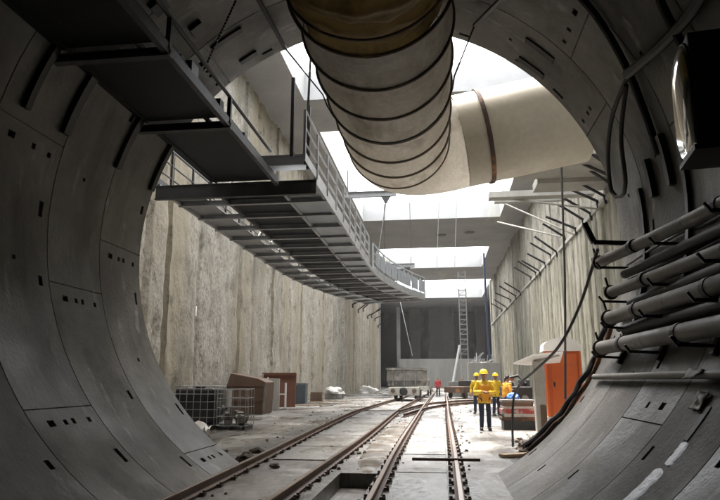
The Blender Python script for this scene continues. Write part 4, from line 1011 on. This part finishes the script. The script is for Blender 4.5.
t = thing('spoil_bin', (1.45, 62, 0), 'low dark bin to the right of the distant red shirted worker', 'bin')
MB().box((0, 0, .7), (1.3, 1.6, 1.4), taper=1.1).build('body', 'muck', t, bevel=.04)
tag(MB().tube([(-7.6, 118, 17.4), (-5.2, 118, 6.0)], .05, 6).build('guy_rope', 'galv', origin=(-5.2, 118, 6)), 'pale slanting rope in front of the dark far wall', 'rope')
for x, y, lab in ((.4, 45, 'left of the two thin wires hanging from the big roof beam'), (1.7, 45, 'right of the two thin wires hanging from the big roof beam')):
    tag(MB().tube([(x, y, ZS + .2), (x - .5, y, 9.5)], .018, 5).build('wire', 'galv', origin=(x - .5, y, 9.5)), lab, 'wire', 'thin wires hanging from the roof')
t = tag(MB().box((0, 0, 0), (.12, .05, .42)).build('wall_sign', 'white_plastic', bevel=.01), 'small blank white plate fixed on the left wall', 'plate'); t.location = (XL + .35, 24.2, 4.3); t.rotation_euler = (0, 0, R_(90))

# ------------------------------------------------------------------ people
def skin_bm(V, E, lvl=2):
    """V: {name: (pos, r)}; returns an evaluated bmesh grown from the skeleton"""
    names = list(V); me = bpy.data.meshes.new('tmp'); me.from_pydata([V[n][0] for n in names], [(names.index(a), names.index(b)) for a, b in E], [])
    o = bpy.data.objects.new('tmp', me); COL.objects.link(o)
    sk = o.modifiers.new('skin', 'SKIN'); sk.use_smooth_shade = True
    for i, n in enumerate(names):
        r = V[n][1]; r = r if isinstance(r, tuple) else (r, r)
        d_ = me.skin_vertices[0].data[i]; d_.radius = r; d_.use_root = (i == 0)
    o.modifiers.new('sub', 'SUBSURF').levels = lvl
    dg = bpy.context.evaluated_depsgraph_get(); me2 = bpy.data.meshes.new_from_object(o.evaluated_get(dg))
    bm = bmesh.new(); bm.from_mesh(me2)
    bpy.data.objects.remove(o); bpy.data.meshes.remove(me); bpy.data.meshes.remove(me2); return bm
def remesh(bm, vox, name, mat, parent, smooth_it=4):
    me = bpy.data.meshes.new('tmp'); bm.to_mesh(me); bm.free(); o = bpy.data.objects.new('tmp', me); COL.objects.link(o)
    r = o.modifiers.new('r', 'REMESH'); r.mode = 'VOXEL'; r.voxel_size = vox; r.use_smooth_shade = True
    s = o.modifiers.new('s', 'SMOOTH'); s.iterations = smooth_it; s.factor = .5
    dg = bpy.context.evaluated_depsgraph_get(); me2 = bpy.data.meshes.new_from_object(o.evaluated_get(dg)); me2.name = name
    bpy.data.objects.remove(o); bpy.data.meshes.remove(me)
    me2.materials.clear(); me2.materials.append(M[mat]); me2.polygons.foreach_set('use_smooth', [True] * len(me2.polygons))
    ob = bpy.data.objects.new(name, me2); COL.objects.link(ob); ob.parent = parent; return ob
def person(loc, rz, label, pose, top, trousers='navy', helmet=True, long_coat=False, vest=None, scale=1.0, group='workers in the station'):
    t = thing('person', loc, label, 'person', group, rz); t.scale = (scale,) * 3
    lean = pose.get('lean', 0.0)
    def L(p): return Vector((p[0], p[1] - lean * max(0, p[2] - .95), p[2]))
    arms = pose['arms']; legs = pose['legs']           # arms: side -> (elbow, wrist); legs: side -> (knee, ankle)
    V = {'pelvis': (L((0, 0, .95)), (.15, .11)), 'waist': (L((0, 0, 1.12)), (.135, .10)), 'chest': (L((0, 0, 1.32)), (.165, .115)),
         'neckb': (L((0, .0, 1.47)), (.075, .07)), 'neck': (L((0, -.005, 1.53)), .055), 'head': (L((0, -.015, 1.60)), .07)}
    E = [('pelvis', 'waist'), ('waist', 'chest'), ('chest', 'neckb'), ('neckb', 'neck'), ('neck', 'head')]
    J = {}
    for s, sg in (('L', 1), ('R', -1)):
        sh = L((sg * .185, 0, 1.41)); el, wr = L(arms[s][0]), L(arms[s][1]); kn, an = Vector(legs[s][0]), Vector(legs[s][1]); hp = Vector((sg * .09, 0, .88))
        to = an + Vector((sg * .02, -.16, -.045))
        V.update({'sh' + s: (sh, .062), 'el' + s: (el, .045), 'wr' + s: (wr, .030), 'hp' + s: (hp, .092), 'kn' + s: (kn, .06), 'an' + s: (an, .043), 'to' + s: (to, (.042, .03))})
        E += [('chest', 'sh' + s), ('sh' + s, 'el' + s), ('el' + s, 'wr' + s), ('pelvis', 'hp' + s), ('hp' + s, 'kn' + s), ('kn' + s, 'an' + s), ('an' + s, 'to' + s)]
        J[s] = (sh, el, wr, hp, kn, an, to)
    bm = skin_bm(V, E, 1); mb = MB(); mb.bm.free(); mb.bm = bm
    hd = L((0, -.02, 1.645))
    mb.sphere(hd, .1, (.78, .95, 1.18), 20); mb.sphere(hd + Vector((0, -.015, -.06)), .07, (.8, .95, .9), 14)           # skull and jaw
    mb.tube([hd + Vector((0, -.085, .01)), hd + Vector((0, -.112, -.028)), hd + Vector((0, -.088, -.036))], [.009, .014, .009], 8)   # nose
    mb.tube([hd + Vector((-.024, -.085, -.066)), hd + Vector((0, -.093, -.064)), hd + Vector((.024, -.085, -.066))], .009, 8)         # lips
    for sg in (-1, 1): mb.sphere(hd + Vector((sg * .078, .01, -.01)), .028, (.35, .7, 1.1), 10)                                       # ears
    for s, sg in (('L', 1), ('R', -1)):                                                                                              # hands: palm, four fingers and a thumb
        sh, el, wr, *_ = J[s]; d = (wr - el).normalized(); ac = d.cross(Vector((0, 0, 1)))
        ac = Vector((1, 0, 0)) if ac.length < .2 else ac.normalized(); dn = d.cross(ac).normalized()
        if dn.z > 0: dn = -dn
        pm = wr + d * .05; mb.tube([wr - d * .01, pm, wr + d * .09], [.026, .038, .036], 10)
        for k, ln in enumerate((.062, .075, .07, .052)):
            b0 = wr + d * .085 + ac * (-.03 + .02 * k); mb.tube([b0, b0 + d * ln * .5 + dn * .008, b0 + d * ln * .85 + dn * .03], [.0095, .009, .0075], 7)
        b0 = wr + d * .03 - ac * .03 * (1 if sg < 0 else -1); mb.tube([b0, b0 + d * .03 - ac * .03 * (1 if sg < 0 else -1), b0 + d * .065 - ac * .035 * (1 if sg < 0 else -1) + dn * .01], [.013, .011, .009], 7)
    remesh(bm, .0085, 'body', 'skin', t, 3)
    for sg in (-1, 1): MB().sphere(hd + Vector((sg * .031, -.083, .012)), .010, (1.3, .6, .8), 8).build('eye', 'eye', t)
    m = MB().sphere(hd + Vector((0, .018, .025)), .1, (.80, .92, 1.05), 18)
    for f in [f for f in m.bm.faces if f.calc_center_median().y < hd.y - .045 or f.calc_center_median().z < hd.z - .05]: m.bm.faces.remove(f)
    m.build('hair', 'hair', t, smooth=True)
    # jacket
    pad = .020; hem = .80 if not long_coat else .52
    jm = MB(); rows = []
    for z, rx, ry in ((hem, .202, .160), (hem + .1, .196, .152), (1.05, .172, .137), (1.2, .172, .135), (1.34, .192, .140), (1.42, .165, .115), (1.475, .10, .095), (1.50, .075, .075)):
        c = L((0, 0, z)); rows.append([jm.bm.verts.new(c + Vector((rx * math.cos(2 * PI * k / 28), ry * math.sin(2 * PI * k / 28), 0))) for k in range(28)])
    for A, B in zip(rows, rows[1:]):
        for k in range(28): jm.bm.faces.new((A[k], A[(k + 1) % 28], B[(k + 1) % 28], B[k]))
    jm.bm.faces.new(rows[0][::-1]); jm.bm.faces.new(rows[-1])
    for s in 'LR':
        sh, el, wr, *_ = J[s]; inn = Vector((sh.x * .55, sh.y, sh.z - .01)); cu = wr - (wr - el) * .04
        jm.tube([inn, sh, sh.lerp(el, .5), el, el.lerp(cu, .5), cu], [.075, .074, .070, .062, .056, .050], 14); jm.sphere(el, .062, n=12); jm.sphere(sh, .073, n=12)
    bmesh.ops.subdivide_edges(jm.bm, edges=jm.bm.edges, cuts=2, use_grid_fill=True); bmesh.ops.recalc_face_normals(jm.bm, faces=jm.bm.faces)
    jb = jm.bm
    for v in jb.verts:
        v.co += mnoise.noise_vector(v.co * 9) * .016 + mnoise.noise_vector(v.co * 24) * .008
    jk = remesh(jb, .014, 'jacket', top, t, 2)
    m = MB().tube([L((.0 + .085 * math.cos(a), .085 * math.sin(a) - .0, 1.475 + .02 * math.sin(a))) for a in [2 * PI * k / 16 for k in range(16)]], .02, 8, closed=True); m.build('collar', top, jk, smooth=True)
    if vest:
        vm = MB(); vr = []
        for z, rx, ry in ((hem + .06, .207, .166), (hem + .12, .204, .160), (1.05, .182, .148), (1.2, .184, .150), (1.30, .192, .156), (1.36, .160, .150)):
            c = L((0, 0, z)); vr.append([vm.bm.verts.new(c + Vector((rx * math.cos(a), ry * math.sin(a), 0)) + mnoise.noise_vector(Vector((math.cos(a) * 3, z * 8, math.sin(a) * 3))) * .012) for a in [2 * PI * k / 40 for k in range(40)]])
        for A, B in zip(vr, vr[1:]):
            for k in range(40): vm.bm.faces.new((A[k], A[(k + 1) % 40], B[(k + 1) % 40], B[k]))
        vo = vm.build('vest', vest, jk, smooth=True, angle=80); vo.modifiers.new('thick', 'SOLIDIFY').thickness = .008
    # trousers and boots
    V3 = {'p': (Vector((0, 0, .93)), (.150, .115))}; E3 = []
    for s, sg in (('L', 1), ('R', -1)):
        *_, hp, kn, an, to = J[s]
        V3.update({'h' + s: (hp, .088), 'k' + s: (kn, .078), 'a' + s: (an + Vector((0, 0, -.035)), .070)}); E3 += [('p', 'h' + s), ('h' + s, 'k' + s), ('k' + s, 'a' + s)]
    tb = skin_bm(V3, E3, 2)
    for v in tb.verts: v.co += mnoise.noise_vector(v.co * 12) * .008
    remesh(tb, .014, 'trousers', trousers, t, 2)
    for s in 'LR':
        *_, hp, kn, an, to = J[s]
        b = MB().tube([an + Vector((0, .02, .09)), an + Vector((0, .015, 0)), an + Vector((0, .02, -.035))], [.055, .055, .052], 12)
        b.sphere(an.lerp(to, .6) + Vector((0, 0, -.012)), .06, (.85, 1.9, .75), 14); b.box(((an.x + to.x) / 2, (an.y + to.y) / 2, .012), (.095, .29, .022))
        b.build('boot', 'boot', t, smooth=True)
    if helmet:
        hh = MB().lathe([(.128, .0), (.124, .03), (.112, .075), (.085, .112), (.045, .132), (.006, .138)], hd + Vector((0, .008, .04)), 24).build('helmet', 'helmet', t, smooth=True, angle=50)
        MB().lathe([(.132, -.006), (.150, -.004), (.150, .004), (.130, .008)], hd + Vector((0, -.006, .042)), 24).sphere(hd + Vector((0, -.125, .038)), .06, (1.3, .75, .14), 14).build('brim', 'helmet', hh, smooth=True)
        MB().bar(hd + Vector((0, -.085, .135)), hd + Vector((0, .1, .135)), .03, .09).build('ridge', 'helmet', hh, bevel=.01)
    return t
stand = {'L': ((.105, -.02, .49), (.11, .02, .085)), 'R': ((-.105, -.02, .49), (-.12, .02, .085))}
walk = {'L': ((.10, -.14, .50), (.10, -.10, .085)), 'R': ((-.10, .02, .49), (-.10, .22, .10))}
folded = {'L': ((.30, -.02, 1.13), (.08, -.25, 1.12)), 'R': ((-.30, -.02, 1.13), (-.07, -.26, 1.14))}
sides = {'L': ((.27, .02, 1.14), (.27, -.06, .90)), 'R': ((-.27, .02, 1.14), (-.28, -.06, .90))}
reach = {'L': ((.28, -.05, 1.15), (.16, -.30, 1.2)), 'R': ((-.27, .0, 1.14), (-.27, -.08, .9))}
person((1.36, 20.6, 0), R_(2), 'worker in front in a yellow jacket, orange vest and navy trousers, hands held together', dict(arms=folded, legs=stand), 'yellow_cloth', vest='orange_cloth', scale=1.04)
person((1.68, 30.5, 0), R_(-14), 'worker in a yellow raincoat standing behind the front worker on the left', dict(arms=reach, legs=stand, lean=.04), 'yellow_cloth', scale=1.04)
person((2.42, 29.0, 0), R_(20), 'worker in a yellow raincoat standing behind the front worker on the right', dict(arms=sides, legs=stand), 'yellow_cloth', scale=1.03)
person((2.42, 24.6, 0), R_(120), 'person in a long orange jacket turned toward the crates, no helmet', dict(arms=reach, legs=stand, lean=.15), 'orange_cloth', helmet=False, long_coat=True, scale=.98)
person((2.85, 27.0, 0), R_(60), 'person in a white and red shirt beside the black compressor', dict(arms=reach, legs=stand, lean=.1), 'white_cloth', scale=1.0, helmet=False)
person((-.30, 62, 0), R_(8), 'distant person in a red shirt walking on the straight track', dict(arms=sides, legs=walk), 'red_cloth', helmet=False, scale=1.02)
person((2.0, 60, 0), R_(-30), 'distant person in an orange jacket beside the low dark bin', dict(arms=sides, legs=stand), 'orange_cloth', helmet=False, scale=1.0)

# ------------------------------------------------------------------ dusty air of the excavation
hz = MB().box((-1, 62, 9.5), (44, 254, 22)).build('haze', 'slab')
hm = bpy.data.materials.new('dusty_air'); hm.use_nodes = True; hn = hm.node_tree.nodes; hn.clear()
ho = hn.new('ShaderNodeOutputMaterial'); hv = hn.new('ShaderNodeVolumePrincipled'); hv.inputs['Color'].default_value = (.95, .94, .92, 1); hv.inputs['Density'].default_value = 0.0003
hm.node_tree.links.new(hv.outputs[0], ho.inputs['Volume']); hz.data.materials.clear(); hz.data.materials.append(hm); hz['kind'] = 'stuff'
